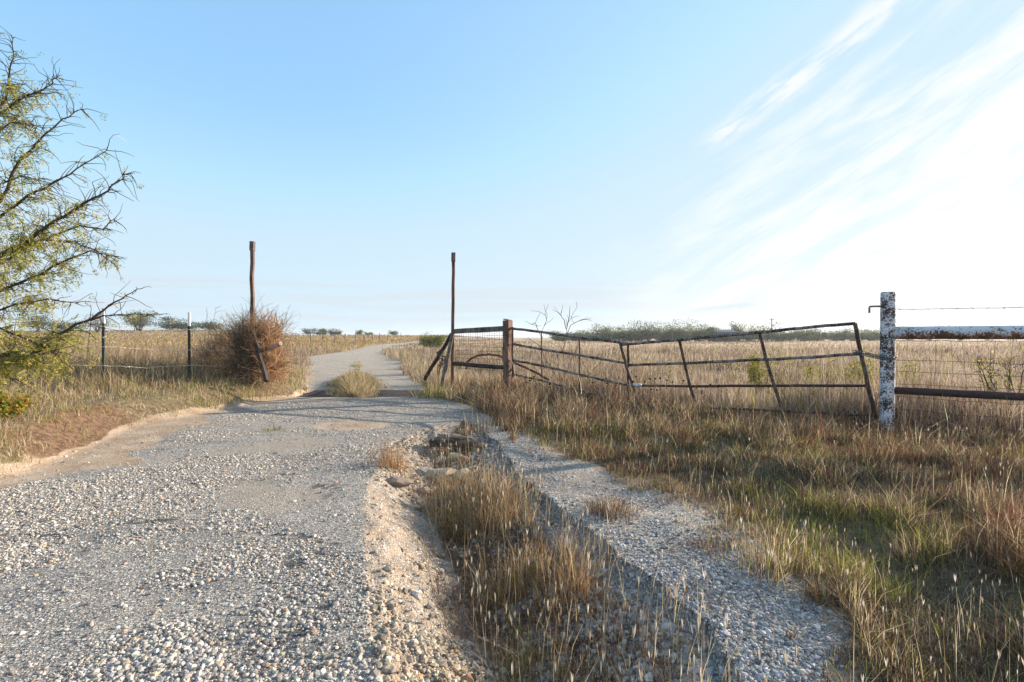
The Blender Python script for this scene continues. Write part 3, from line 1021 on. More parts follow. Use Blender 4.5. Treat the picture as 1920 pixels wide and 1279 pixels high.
def gully_grass():
    n0 = 52000
    X, Y = depth_sample(n0 * 5, 1.15, 7.6, 1.3, .7, .6)
    t = gully_t(X, Y)
    cl = fbm(X * 2.6, Y * 2.6, 121, 3)
    # thick down the middle, thin on the gravelly banks
    dens = np.exp(-((t - .62) / .20) ** 2) * (.06 + 1.0 * sstep(.44, .62, cl)) * sstep(5.9, 4.9, Y)
    k = in_gully(X, Y) & (rng.random(len(X)) < dens)
    X, Y, cl, t = X[k], Y[k], cl[k], t[k]
    n = len(X)
    hh = (.05 + .15 * sstep(.44, .64, cl)) * rng.lognormal(0, .42, n) * (.55 + .5 * sstep(2, 3.6, Y))
    ww = np.maximum(.0026, .0008 * Y) * rng.uniform(.7, 1.3, n)
    ORANGE = np.array([(.40, .25, .12), (.32, .185, .085), (.46, .32, .17)])
    gr = sstep(.56, .68, fbm(X * 1.8, Y * 1.8, 123))
    C, idx = mixcol(n, [(ORANGE * 1.15, 1.5), (BROWN * 1.3, .8), (STRAW, .6), (GREEN, .08 + .6 * gr)])
    parts = [blades(X, Y, hh, ww, C, .6, .6)]
    # straw lying flat on the bottom
    X2, Y2 = depth_sample(110000, 1.15, 7.4, 1.3, .7, .6)
    t2 = gully_t(X2, Y2)
    k = in_gully(X2, Y2) & (t2 > .26) & (t2 < .86) & (rng.random(len(X2)) < sstep(.38, .56, fbm(X2 * 2.2, Y2 * 2.2, 124)))
    X2, Y2 = X2[k], Y2[k]; m_ = len(X2)
    parts.append(blades(X2, Y2, rng.uniform(.06, .22, m_), np.full(m_, .003), pick(BROWN * 1.25, np.ones(6), m_), 1.25, .3))
    # stalks with pale plumes
    ns = 1100
    X3, Y3 = depth_sample(ns * 8, 1.2, 6.6, .9, .7, .6)
    t3 = gully_t(X3, Y3)
    k = in_gully(X3, Y3) & (t3 > .35) & (t3 < .97) & (rng.random(len(X3)) < .3 + sstep(.42, .6, fbm(X3 * 2.6, Y3 * 2.6, 121, 3)))
    X3, Y3 = X3[k][:ns], Y3[k][:ns]; m_ = len(X3)
    st = blades(X3, Y3, rng.uniform(.20, .44, m_), np.full(m_, .0026), pick(STRAW, np.ones(5), m_), .3, .3)
    kk = rng.random(m_) < .45
    tips = st[0].reshape(m_, 5, 3)[:, 4][kk]
    parts += [st, plumes(tips, rng.uniform(.03, .06, len(tips)), pick(SEED, [1, 1, 1], len(tips)))]
    grass_obj('gully_grass', parts, 'orange brown dry grass growing down the middle of the washed out gully')


verge_grass()
field_grass_right()
field_grass_left()
tall_weeds()
median_grass()
gully_grass()


def tuft(name, x, y, n, h_, spread, pals, label, lean=.5, seeds=0.0, w_=None, group=None):
    X = x + rng.normal(0, spread, n); Y = y + rng.normal(0, spread, n)
    r = np.hypot(X - x, Y - y) / (spread * 2)
    hh = h_ * rng.lognormal(0, .28, n) * (1 - .3 * np.clip(r, 0, 1))
    C, _ = mixcol(n, pals)
    a = np.arctan2(Y - y, X - x)
    ww = np.full(n, max(.003, .0009 * y) if w_ is None else w_) * rng.uniform(.7, 1.3, n)
    parts = [blades(X, Y, hh, ww, C, lean, .6, az_bias=a)]
    if seeds:
        ks = rng.random(n) < seeds
        tips = parts[0][0].reshape(n, 5, 3)[:, 4][ks]
        parts.append(plumes(tips, rng.uniform(.03, .06, len(tips)), pick(SEED, [1, 1, 1], len(tips))))
    v, q, t, c_ = join(parts)
    o = raw_mesh(name, v, [q, t], M_GRASS, None, c_, False)
    return tag(o, label, 'grass tuft', group)


tuft('grass_tuft', -.17, 4.75, 520, .34, .17, [(STRAW, 1), (BROWN, .8)], 'tall grey straw bunch in the gully beside the broken pavement lip', .35, .12)
tuft('grass_tuft', .78, 4.05, 520, .17, .10, [(BROWN, 1), (STRAW, .3)], 'round brown bunch alone on the gravel strip', .6)
tuft('grass_tuft', 1.55, 3.05, 420, .24, .11, [(STRAW, 1), (BROWN, .6), (GREEN, .3)], 'pale seeded bunch at the edge of the gravel strip where the grass turns green', .45, .12)
tuft('grass_tuft', 1.02, 2.75, 260, .075, .09, [(BROWN, 1), (GREEN, .2)], 'low brown mat of grass in the middle of the gravel strip', .9)
tuft('grass_tuft', 1.25, 3.35, 220, .10, .07, [(BROWN, 1)], 'small brown tuft at the grass edge of the gravel strip', .8)
tuft('grass_tuft', -3.6, 7.75, 160, .07, .09, [(GREEN * .6, 1), (STRAW, .4)], 'tiny green tuft alone on the open gravel road', .9)
tuft('grass_tuft', -1.33, 5.7, 200, .32, .10, [(np.array([(.38, .24, .12), (.30, .19, .10)]), 1)], 'thin orange stalks standing on the gully bank near the rocks', .25, .05)
tuft('grass_tuft', -.55, 7.7, 120, .30, .2, [(STRAW, 1), (BROWN, .5)], 'sparse tall straw stems at the head of the gully behind the log', .2, .05)
tuft('grass_tuft', .22, 3.1, 420, .27, .16, [(np.array([(.40, .25, .12), (.32, .185, .085)]), 1), (BROWN, .8), (GREEN, .12)], 'dense orange bunch leaning over the middle of the gully', .5, .06)
tuft('grass_tuft', -1.75, 11.9, 420, .34, .22, [(GREEN, .8), (STRAW, .9)], 'green and straw tuft at the foot of the grey leaning brace', .45, .05)

# ------------------------------------------------------------------ the gate line
GX0, GY0, GDX, GDY = -.1, 11.6, 5.65, -4.05          # from the old gate post towards the pipe post


def on_line(x, y, off=0.0):
    """point of the vertical plane through the gate line seen at picture (x, y); off > 0 lies behind it"""
    L = math.hypot(GDX, GDY)
    nx, ny = -GDY / L, GDX / L
    ox, oy = GX0 + nx * off, GY0 + ny * off
    u = (x - 960.) / FPX
    t = (u * oy - ox) / (GDX - u * GDY)
    Y = oy + t * GDY
    return at(x, y, Y)


def bent(pts, k=4, amp=.006):
    """polyline with extra slightly crooked points"""
    pts = np.asarray(pts, float)
    out = []
    for a, b in zip(pts[:-1], pts[1:]):
        for i in range(k):
            out.append(a + (b - a) * i / k + (rng.normal(0, amp, 3) if i else 0))
    out.append(pts[-1])
    return np.array(out)


def pipe(name, mat, parent, pts, r, n=8, k=4, amp=.006):
    m = MB()
    m.tube(bent(pts, k, amp), r, n)
    return m.build(name, mat, parent, True)


def post_mesh(name, mat, parent, p, q, r, n=12, rough=.05, k=6, taper=1.0, chamfer=.012):
    """round post from p to q with an uneven skin and a worn top edge"""
    m = MB()
    p = np.asarray(p, float); q = np.asarray(q, float)
    pts = [p + (q - p) * i / k for i in range(k)]
    pts += [q - (q - p) / np.linalg.norm(q - p) * chamfer, q]
    rr = [r * (1 + (taper - 1) * min(1, i / k)) for i in range(len(pts))]
    rr[-1] *= .9
    m.tube(pts, rr, n, True, rough)
    return m.build(name, mat, parent, False)


# old wooden gate post
gp = on_line(952, 600)
g0 = empty('gate_post', (gp[0], gp[1], hgt(gp[0], gp[1])))
tag(g0, 'stout dark wooden gate post between the wire panel and the sagging gate', 'post')
m = MB()
m.beam((gp[0], gp[1], -.15), (gp[0], gp[1], gp[2] - .012), .165, .16, (.81, -.58, 0), 8, .006)
m.beam((gp[0], gp[1], gp[2] - .012), (gp[0] + .004, gp[1], gp[2] + .012), .150, .145, (.81, -.58, 0))
m.build('post_body', M_WOOD_RED, g0)
m = MB()
for zz in (gp[2] - .32, gp[2] - .36):
    aa = np.linspace(0, 2 * math.pi, 17)
    m.tube(np.stack([gp[0] + .118 * np.cos(aa), gp[1] + .118 * np.sin(aa), zz + .01 * np.sin(aa * 2)], 1), .004, 5, False)
m.build('wire_binding', M_WIRE_DARK, g0)

# tall poles either side of the cattle guard
for (x0, yt, x1, Y, mat, lab) in ((473, 453, 473.5, 12.2, M_WOOD_RED, 'tall thin reddish wooden pole rising out of the tumbleweed pile'),
                                  (850, 474, 847.5, 12.56, M_WOOD_RED, 'tall thin grey wooden pole standing beside the leaning braces')):
    top = at(x0, yt, Y)
    bx = at(x1, 700, Y)
    e = empty('tall_pole', (bx[0], Y, hgt(bx[0], Y)))
    tag(e, lab, 'pole', 'poles flanking the cattle guard')
    m = MB()
    m.beam((bx[0], Y, -.2), (top[0], Y, top[2] - .13),   .072, .072, (0, 1, 0), 10, .006)
    m.build('pole_body', mat, e)
    m = MB()
    m.beam((top[0] + .003, Y, top[2] - .22), (top[0] + .006, Y - .002, top[2]), .096, .092, (0, 1, 0), 3, .003)
    m.build('pole_cap', M_WOOD_GREY, e)

# braced wire panel between tall pole and gate post
pa, pb = on_line(853, 621.5), on_line(945, 616)
pe = empty('mesh_fence', ((pa[0] + pb[0]) / 2, (pa[1] + pb[1]) / 2, 0))
tag(pe, 'short fence panel of square wire mesh between two weathered wooden rails', 'fence panel')
m = MB(); m.beam(pa, pb, .07, .115, (0, 0, 1), 5, .005); m.build('top_rail', M_WOOD_GREY, pe)
la, lb = on_line(851, 682), on_line(945, 689)
m = MB(); m.tube(bent([la, lb], 5, .008), .052, 9, True, .06); m.build('lower_rail', M_WOOD_DARK, pe)
m = MB()
ta, tb = on_line(853, 625, .05), on_line(946, 622, .05)
ba, bb = on_line(853, 690, .05), on_line(946, 697, .05)
for i in range(22):
    f = i / 21
    p0 = ta + (tb - ta) * f; p1 = ba + (bb - ba) * f
    m.tube(bent([p0, p1], 3, .005), .0036, 4, False)
for j in range(11):
    f = j / 10
    p0 = ta + (ba - ta) * f; p1 = tb + (bb - tb) * f
    m.tube(bent([p0, p1], 5, .005), .0036, 4, False)
m.build('wire_mesh', M_RUST, pe)

# the leaning braces and the tangle of wire between them
bt = at(846, 627, 12.5)
e = empty('leaning_brace', (at(800, 712, 13.3)[0], 13.3, 0))
tag(e, 'black wooden brace leaning far out from the tall grey pole over the grass', 'brace')
m = MB(); m.tube(bent([bt, at(826, 662, 12.95), at(803, 700, 13.3), at(797, 711, 13.4)], 3, .006), [.05] * 10, 9, True, .07)
m.build('timber', M_WOOD_DARK, e)
m = MB(); m.tube(bent([at(828, 657, 12.9) + (.03, -.05, 0), at(821, 665, 12.9) + (0, -.05, 0)], 2, .003), .058, 8, True, .05); m.build('wire_wrap', M_WIRE_DARK, e)
e = empty('leaning_brace', (at(828, 722, 12.2)[0], 12.2, 0))
tag(e, 'pale grey split brace leaning steeply against the foot of the tall grey pole', 'brace')
m = MB(); m.beam(at(848, 626, 12.42), at(829, 724, 12.1), .075, .10, (0, 1, 0), 6, .006); m.build('timber', M_WOOD_GREY, e)
m = MB()
for k in range(9):
    p0 = at(rng.uniform(825, 842), rng.uniform(664, 672), 12.6); p1 = at(rng.uniform(818, 836), rng.uniform(694, 706), 12.6)
    mid = (p0 + p1) / 2 + rng.normal(0, .07, 3)
    m.tube([p0, (p0 + mid) / 2 + rng.normal(0, .03, 3), mid, (mid + p1) / 2 + rng.normal(0, .03, 3), p1], .009, 5, False)
m.tube([at(829, 668, 12.6), at(836, 669, 12.6), at(842, 667, 12.6)], .016, 6)
tag(m.build('wire_tangle', M_WIRE_DARK), 'dark tangle of old wire hanging between the two leaning braces', 'wire')

# bent rusty hoop behind the panel
hp = [on_line(874, 692, .35), on_line(876, 679, .35), on_line(886, 671, .35), on_line(900, 666, .35), on_line(917, 664.5, .35), on_line(935, 666.5, .35),
      on_line(952, 675, .3), on_line(975, 685, .25), on_line(1004, 698, .2), on_line(1030, 712, .2)]
m = MB(); m.tube(bent(hp, 3, .004), .026, 8)
tag(m.build('bent_pipe', M_RUST, None, True), 'rusty pipe bent into an arch behind the wire mesh panel', 'pipe')

# the two collapsed gate leaves
ga = empty('steel_gate', tuple(on_line(1070, 740)))
tag(ga, 'rusty pipe gate leaf sagging from the dark wooden gate post', 'gate', 'bent pipe gates')


def rail(name, par, pts, r, mat, off=0.0, amp=.0035):
    return pipe(name, mat, par, [on_line(x, y, off) for x, y in pts], r * .86, 10, 4, amp)


rail('top_rail', ga, [(957, 615.5), (1010, 622), (1086, 632), (1178, 644.5)], .034, M_GATE_PALE)
rail('rail', ga, [(960, 645), (1018, 655.5), (1090, 666.5), (1174, 681)], .030, M_GATE_PALE)
rail('rail', ga, [(960, 675), (1018, 686), (1090, 703), (1178, 722.5)], .030, M_GATE_PALE)
rail('rail', ga, [(960, 702), (1018, 714), (1090, 733), (1180, 757)], .026, M_GATE_PALE)
rail('stile', ga, [(961, 613), (961.5, 708)], .028, M_GATE, -.03)
rail('brace_bar', ga, [(1015.5, 624), (1016, 704), (1016.5, 716)], .015, M_GATE, .035)
rail('brace_bar', ga, [(1086, 632), (1087, 736)], .019, M_GATE, .035)
rail('stile', ga, [(1178, 645), (1178, 700), (1178.5, 760)], .029, M_GATE, .02)
rail('broken_bar', ga, [(1160, 716), (1160.5, 745)], .014, M_GATE, -.04)
gb = empty('steel_gate', tuple(on_line(1400, 775)))
tag(gb, 'rusty pipe gate leaf leaning over at the chain, its bars tilted', 'gate', 'bent pipe gates')
rail('top_rail', gb, [(1166, 646.5), (1274, 637.5), (1425, 623), (1530, 612.5), (1604, 606.5)], .030, M_GATE_PALE)
rail('rail', gb, [(1176, 685), (1290, 681), (1436, 674), (1530, 669.5), (1614, 663.5)], .029, M_GATE_PALE)
rail('rail', gb, [(1184, 723), (1300, 724.5), (1452, 723.5), (1626, 723)], .027, M_PIPE_BROWN)
rail('rail', gb, [(1192, 757), (1240, 762.5), (1310, 765), (1470, 771), (1560, 775.5), (1640, 779)], .024, M_GATE)
rail('stile', gb, [(1163, 645), (1174, 684), (1187, 724), (1197, 760)], .032, M_GATE, -.035)
for pts in ([(1274, 638), (1284, 682), (1294, 725), (1309, 768)], [(1424, 623), (1437, 675), (1452, 724), (1471, 782)]):
    q = [on_line(x, y, -.03) for x, y in pts]
    mm = MB()
    for a, b in zip(q[:-1], q[1:]):
        mm.beam(a, b, .052, .012, (.58, .81, 0), 1)
    mm.build('brace_bar', M_GATE, gb)
rail('stile', gb, [(1603, 606), (1614, 660), (1627, 720), (1643, 792)], .036, M_GATE, -.01)
mm = MB(); mm.tube(bent([on_line(1185, 721.5, -.03), on_line(1203, 722.5, -.03)], 3, .004), [.028, .034, .036, .030], 9); mm.build('pale_sleeve', M_PALE, gb, True)

# pipe fence: big flaking post, rails welded on
R = on_line(1664, 810)
zr = H + 84 / FPX * R[1]
pf = empty('pipe_fence', (R[0], R[1], hgt(R[0], R[1])))
tag(pf, 'big round steel corner post with flaking white paint and two welded pipe rails', 'pipe fence')
m = MB()
zs = [-.25, .2, .5, .8, 1.1, 1.4, 1.7, zr - .03, zr - .008, zr]
m.tube([(R[0] + .010 * (z - 1), R[1], z) for z in zs], [.094] * 8 + [.091, .083], 28)
m.build('post', M_PIPE_WHITE, pf, True)
fd = np.array([1.21, -.81, 0]) / math.hypot(1.21, .81)
m = MB()
p0 = np.array([R[0], R[1], H + 7.3 / FPX * R[1]])
rl = [p0 + fd * .06 + (0, 0, .001)] + [p0 + fd * s_ + (0, 0, .006 * math.sin(s_)) for s_ in (.8, 1.6, 2.6, 3.6, 5.0)]
m.tube(rl, .092, 24); m.build('top_rail', M_PIPE_RAIL, pf, True)
p1 = np.array([R[0], R[1], H - 99.5 / FPX * R[1]])
m = MB(); m.tube([p1 + fd * s_ + (0, 0, -.004 * s_) for s_ in (.04, .8, 1.6, 2.6, 5.0)], .053, 16); m.build('lower_rail', M_PIPE_BROWN, pf, True)
m = MB()
hk = [at(1655, 574.5, R[1]), at(1640, 574.5, R[1]), at(1631, 575, R[1]), at(1630, 577, R[1]), at(1630, 587, R[1])]
m.tube(hk, .014, 8); m.build('hook', M_GATE_PALE, pf, True)

# chain from the gate stile round the post
ch = empty('chain', tuple(on_line(1620, 668)))
tag(ch, 'dark steel chain tying the leaning gate to the flaking white post', 'chain')


def links(path, lw=.020, ll=.034, r=.0062):
    P = np.asarray(path, float)
    seg = np.linalg.norm(np.diff(P, axis=0), axis=1)
    s_ = np.concatenate([[0], np.cumsum(seg)])
    m_ = MB()
    d = 0; k = 0
    while d < s_[-1]:
        c_ = np.array([np.interp(d, s_, P[:, i]) for i in range(3)])
        c2 = np.array([np.interp(min(d + .01, s_[-1]), s_, P[:, i]) for i in range(3)])
        t_ = c2 - c_
        if np.linalg.norm(t_) < 1e-6: break
        t_ /= np.linalg.norm(t_)
        sd = np.cross(t_, (0, 0, 1)); sd /= np.linalg.norm(sd); up = np.cross(sd, t_)
        side = (sd + up) / 1.414 if k % 2 else (sd - up) / 1.414
        aa = np.linspace(0, 2 * math.pi, 11)
        m_.tube([c_ + t_ * math.cos(a) * ll + side * math.sin(a) * lw for a in aa], r, 6, False)
        d += ll * 1.25; k += 1
    return m_


q0 = on_line(1607, 663, -.05)
path = [q0 + (-.02, .02, 0), q0, on_line(1625, 666, -.07), on_line(1640, 670, -.09)]
for a in np.linspace(200, 395, 12):
    path.append(np.array([R[0] + .106 * math.cos(rad(a)), R[1] + .106 * math.sin(rad(a)), H - (671.5 - HZ + .8 * math.sin(rad(a * 2))) / FPX * R[1]]))
links(path).build('links', M_CHAIN, ch, True)
path2 = [p + np.array((0, 0, .03)) for p in path[:6]]
links(path2).build('links', M_CHAIN, ch, True)

# woven wire behind the pipe rails, and its barbed strand
wf = empty('woven_wire_fence', (R[0] + 1, R[1] - .6, 0))
tag(wf, 'sagging woven wire with square openings hung on the two pipe rails', 'wire fence')
m = MB()
b_ = np.array([R[0], R[1] + .13, 0])
for k in range(30):
    s_ = .16 + k * .158
    lean = rng.normal(0, .03)
    pts = [b_ + fd * (s_ + lean * z + .02 * math.sin(z * 4 + k)) + (0, 0, z) for z in (1.36, 1.05, .8, .5, .25, .02)]
    m.tube(pts, .0028, 4, False)
for z in (1.355, 1.06, .90, .72, .52, .33, .15):
    pts = [b_ + fd * s_ + (0, 0, z + rng.normal(0, .008) - .02 * math.sin(s_ * .9)) for s_ in np.linspace(0, 4.9, 22)]
    m.tube(pts, .0032, 4, False)
m.build('wire_mesh', M_WIRE_DARK, wf)


def strand(name, pts, r, mat, label, barbs=.14, sag=.0, parent=None, group=None):
    pts = bent(pts, 8, .004 + sag)
    m_ = MB(); m_.tube(pts, r, 5, False)
    seg = np.linalg.norm(np.diff(pts, axis=0), axis=1); s__ = np.concatenate([[0], np.cumsum(seg)])
    for d in np.arange(.08, s__[-1], barbs):
        c_ = np.array([np.interp(d, s__, pts[:, i]) for i in range(3)])
        for q in range(2):
            o_ = rng.normal(0, 1, 3); o_ /= np.linalg.norm(o_)
            m_.tube([c_ - o_ * .018, c_ + o_ * .018], r * .7, 3, False)
    o = m_.build(name, mat)
    return tag(o, label, 'wire', group)


pz = H + 52 / FPX * R[1]
strand('barbed_wire', [np.array([R[0], R[1] - .115, pz]), np.array([R[0] + .15, R[1] - .2, pz - .012]), np.array([R[0], R[1], pz - .02]) + fd * 2.2, np.array([R[0], R[1], pz - .005]) + fd * 5],
       .0042, M_WIRE_DARK, 'single barbed strand strung from the flaking post above its top pipe rail', .16)

# ------------------------------------------------------------------ wire fence on the other side
def t_post(x, yt, Y, label):
    top = at(x, yt, Y)
    z0 = hgt(top[0], Y)
    e = empty('metal_fence_post', (top[0], Y, z0))
    tag(e, label, 'fence post', 'steel fence posts')
    m_ = MB()
    X_ = top[0]
    zt = top[2]
    m_.beam((X_, Y, z0 - .3), (X_, Y, zt - .30), .012, .05, (0, 1, 0))
    m_.beam((X_, Y - .02, z0 - .3), (X_, Y - .02, zt - .30), .048, .012, (0, 1, 0))
    for z in np.arange(z0 + .05, zt - .32, .055):
        m_.beam((X_ + .022, Y - .030, z), (X_ + .022, Y - .030, z + .024), .026, .026, (0, 1, 0))
    m_.build('post_body', M_TPOST, e)
    m_ = MB()
    m_.beam((X_, Y, zt - .30), (X_, Y, zt), .013, .051, (0, 1, 0))
    m_.beam((X_, Y - .02, zt - .30), (X_, Y - .02, zt), .049, .013, (0, 1, 0))
    for z in np.arange(zt - .29, zt - .03, .055):
        m_.beam((X_ + .022, Y - .030, z), (X_ + .022, Y - .030, z + .024), .026, .026, (0, 1, 0))
    m_.build('white_tip', M_TPOST_WHITE, e)
    for (px_, py_) in wires_at[x]:
        m_ = MB()
        p = at(x, py_, Y)
        m_.tube([p + (-.03, .02, 0), p + (-.03, -.05, .004), p + (.03, -.05, -.004), p + (.03, .02, 0)], .0045, 4, False)
        m_.build('wire_clip', M_WIRE, e)


wires_at = {195: [(0, y) for y in (612, 651, 685.5, 718)], 355.5: [(0, y) for y in (618, 656.5, 685, 711)]}
t_post(195, 578, 10.2, 'dark green steel post with white tip, crossed by the low mesquite branch')
t_post(355.5, 586, 11.3, 'dark green steel post with white tip, next to the tumbleweed pile')
wl = {'topmost of the four pale wire strands on the green steel posts': (598, 612, 618, 624),
      'second pale wire strand down on the green steel posts': (650, 650, 656.5, 655),
      'third pale wire strand down on the green steel posts, sagging between them': (684.5, 685.5, 685, 689),
      'lowest of the four pale wire strands on the green steel posts': (731, 718, 711, 710)}
for lab, (y0, y1, y2, y3) in wl.items():
    P_ = [at(20, y0, 9.4) + (-2.5, -.2, .02), at(20, y0, 9.4), at(195, y1, 10.15), at(275, (y1 + y2) / 2 + (5 if 'sagging' in lab else 1.5), 10.7), at(355.5, y2, 11.25), at(470, y3, 12.1)]
    strand('barbed_wire', P_, .0052, M_WIRE, lab, .14, .004, None, 'wire strands on the steel posts')

# brace and log end in the brush pile
e = empty('leaning_brace', (at(497, 700, 11.7)[0], 11.7, 0))
tag(e, 'dark brace with one pale edge leaning out of the tumbleweed pile', 'brace')
m = MB(); m.beam(at(479, 640, 11.6), at(500, 715, 11.15), .075, .095, (0, 1, 0), 5, .006); m.build('timber', M_WOOD_DARK, e)
m = MB(); m.tube(bent([at(488, 668, 12.2), at(505, 655, 11.7), at(526, 644, 11.4)], 3, .004), [.05] * 6 + [.045], 9, True, .08)
tag(m.build('log_end', wood_mat('pale_cut_wood', (.20, .13, .10), (.50, .36, .29))), 'pale cut log poking out of the tumbleweeds towards the road', 'log')

# ------------------------------------------------------------------ cattle guard
cg = empty('cattle_guard', (-3.5, 13.1, -.1))
tag(cg, 'low cattle guard of steel bars crossing the road before the grassy median', 'cattle guard')
for k in range(9):
    Y = 12.35 + k * .2
    m = MB(); m.tube([(-5.35, Y, -.085), (-3.5, Y, -.075), (-1.75, Y, -.085)], .032, 8); m.build('bar', M_STEEL, cg, True)
for X in (-5.2, -1.9):
    m = MB(); m.beam((X, 12.2, -.14), (X, 14.1, -.14), .1, .16, (0, 0, 1)); m.build('side_beam', M_STEEL, cg)

# ------------------------------------------------------------------ brush pile: dead bramble and tumbleweeds
def twig_arrays(c_, rad3, n, pal, w_=.007, curl=.9, L=(.25, .7), up=.25, inner=.05):
    c_ = np.asarray(c_, float); rad3 = np.asarray(rad3, float)
    k = 5
    dirs = rng.normal(size=(n, 3)); dirs /= np.linalg.norm(dirs, axis=1)[:, None]
    rr = rng.uniform(inner, 1, n) ** .5 * rng.lognormal(0, .12, n)
    P0 = dirs * rr[:, None] * .80
    tang = rng.normal(size=(n, 3)) * .7 + dirs * .6 + np.array([0, 0, up])
    tang /= np.linalg.norm(tang, axis=1)[:, None]
    ln = rng.uniform(L[0], L[1], n)
    V = np.empty((n, k, 2, 3))
    p = c_ + P0 * rad3
    b = rng.normal(size=(n, 3))
    for i in range(k):
        sd = np.cross(tang, b); sd /= np.linalg.norm(sd, axis=1)[:, None] + 1e-9
        ww = w_ * (1 - .6 * i / (k - 1)) * (.7 + .6 * rng.random(n))
        V[:, i, 0] = p - sd * ww[:, None] / 2
        V[:, i, 1] = p + sd * ww[:, None] / 2
        p = p + tang * (ln / (k - 1))[:, None]
        tang = tang + rng.normal(size=(n, 3)) * curl * .35 - dirs * .06
        tang /= np.linalg.norm(tang, axis=1)[:, None]
    V = V.reshape(-1, 3)
    q = [np.array([[2 * i, 2 * i + 1, 2 * i + 3, 2 * i + 2]]) + (np.arange(n) * 2 * k)[:, None] for i in range(k - 1)]
    C = np.repeat(pick(pal, np.ones(len(pal)), n, .16), 2 * k, 0)
    return V, np.concatenate(q), C


ORG = np.array([(.47, .29, .16), (.37, .215, .115), (.56, .40, .26), (.25, .145, .085)])
GRYB = np.array([(.15, .115, .085), (.22, .17, .12), (.10, .075, .055), (.30, .24, .17)])


def brush(name, lobes, pal, label, w_, curl, L, cat):
    parts = []
    for (x, y, Y, rx, rz, n, up) in lobes:
        c_ = at(x, y, Y)
        parts.append(twig_arrays(c_, (rx, .45, rz), n, pal, w_, curl, L, up))
    V = np.concatenate([p[0] for p in parts]); C = np.concatenate([p[2] for p in parts])
    q = []; o_ = 0
    for p in parts:
        q.append(p[1] + o_); o_ += len(p[0])
    o = raw_mesh(name, V, [np.concatenate(q)], M_GRASS, None, C)
    return tag(o, label, cat)


brush('tumbleweed', [(490, 640, 12.05, .16, .24, 380, 1.0), (502, 668, 11.95, .20, .36, 560, .6), (513, 628, 11.95, .12, .20, 210, 1.4), (512, 696, 11.8, .20, .20, 320, .2),
                     (477, 616, 12.1, .08, .16, 60, 1.6), (520, 680, 11.9, .10, .24, 180, .6), (500, 606, 12.0, .06, .14, 36, 1.8)],
      ORG, 'orange sunlit tumbleweed mass heaped against the tall pole on its road side', .014, 1.2, (.22, .65), 'tumbleweed')
brush('dead_bush', [(462, 655, 12.2, .27, .50, 620, .7), (452, 690, 12.0, .30, .32, 420, .4), (470, 640, 12.15, .22, .42, 380, .9), (476, 690, 11.9, .2, .3, 260, .4)],
      GRYB, 'dark grey bramble of curved stems heaped behind the orange tumbleweeds', .012, .8, (.3, .9), 'bush')
brush('dead_bush', [(410, 670, 12.9, .40, .50, 460, .9), (385, 682, 12.9, .35, .4, 260, .7), (428, 645, 13.0, .25, .4, 240, 1.1)],
      np.concatenate([ORG * .85, GRYB * 1.3]), 'loose tan and orange dead bush between the green post and the bramble', .012, .9, (.25, .7), 'bush')
brush('thorny_stems', [(522, 622, 12.05, .34, .36, 70, .5), (472, 598, 12.2, .36, .2, 26, 1.0)], GRYB, 'thin curved bare stems sticking up out of the tumbleweeds', .009, .8, (.3, .7), 'stems')

# ------------------------------------------------------------------ gully rocks, broken log
def rock(p, s, label, pal=(.42, .36, .30), cat='rock'):
    V = ICO_V.copy(); F = ICO_F.copy()
    # one subdivision for a faceted block
    mid = {}; Vl = list(V); F2 = []
    for a, b, c_ in F:
        ids = []
        for i, j in ((a, b), (b, c_), (c_, a)):
            key = (min(i, j), max(i, j))
            if key not in mid:
                mid[key] = len(Vl); v_ = (Vl[i] + Vl[j]); Vl.append(v_ / np.linalg.norm(v_))
            ids.append(mid[key])
        F2 += [(a, ids[0], ids[2]), (b, ids[1], ids[0]), (c_, ids[2], ids[1]), tuple(ids)]
    V = np.array(Vl)
    V = V * (1 + .26 * rng.uniform(-1, 1, (len(V), 1)))
    V = np.sign(V) * np.abs(V) ** .75
    V = V @ rotmats(1)[0].T * np.asarray(s)
    V = V @ rotmats(1)[0].T if False else V
    z = hgt(p[0], p[1])
    o = raw_mesh('rock', V + np.array([p[0], p[1], z + s[2] * .45]), [np.array(F2)], M_STONE, None, np.array(pal) * rng.uniform(.66, .84) * rng.uniform(.8, 1.15, (len(V), 1)))
    return tag(o, label, cat, 'broken rocks in the gully')


rocks = [((-.74, 6.62), (.085, .06, .055), 'angular yellowish block propped below the broken log', (.52, .43, .24)),
         ((-.92, 6.55), (.075, .06, .05), 'flat grey rock under the hollow end of the log', (.33, .30, .27)),
         ((-.60, 6.35), (.07, .07, .05), 'reddish brown rock beneath the yellowish block', (.30, .17, .10)),
         ((-.80, 5.95), (.16, .09, .07), 'broad pale slab in the middle of the gully rock pile', (.46, .38, .30)),
         ((-.55, 5.85), (.09, .08, .06), 'mossy pale rock at the side of the broad slab', (.42, .37, .24)),
         ((-1.02, 6.0), (.10, .07, .055), 'grey rock at the orange stalks, beside the broad slab', (.34, .31, .29)),
         ((-1.18, 5.2), (.13, .06, .045), 'long flat pinkish rock lying alone on the gully bank', (.38, .28, .23)),
         ((-.95, 5.5), (.075, .06, .04), 'small tan rock between the pinkish rock and the broad slab', (.42, .34, .26)),
         ((.10, 2.32), (.045, .038, .03), 'chalk white fist sized rock on the gully floor', (.62, .60, .57)),
         ((-.22, 2.45), (.032, .028, .026), 'orange tinged pebble under the gravelly bank', (.46, .26, .15)),
         ((.80, 2.62), (.042, .032, .026), 'pale rock below the broken pavement lip', (.50, .49, .48)),
         ((.66, 2.80), (.032, .03, .024), 'grey white rock next to the lip, smaller than its neighbour', (.46, .46, .46)),
         ((-.55, 2.98), (.030, .03, .025), 'white pebble at the foot of the sunlit bank', (.62, .60, .56))]
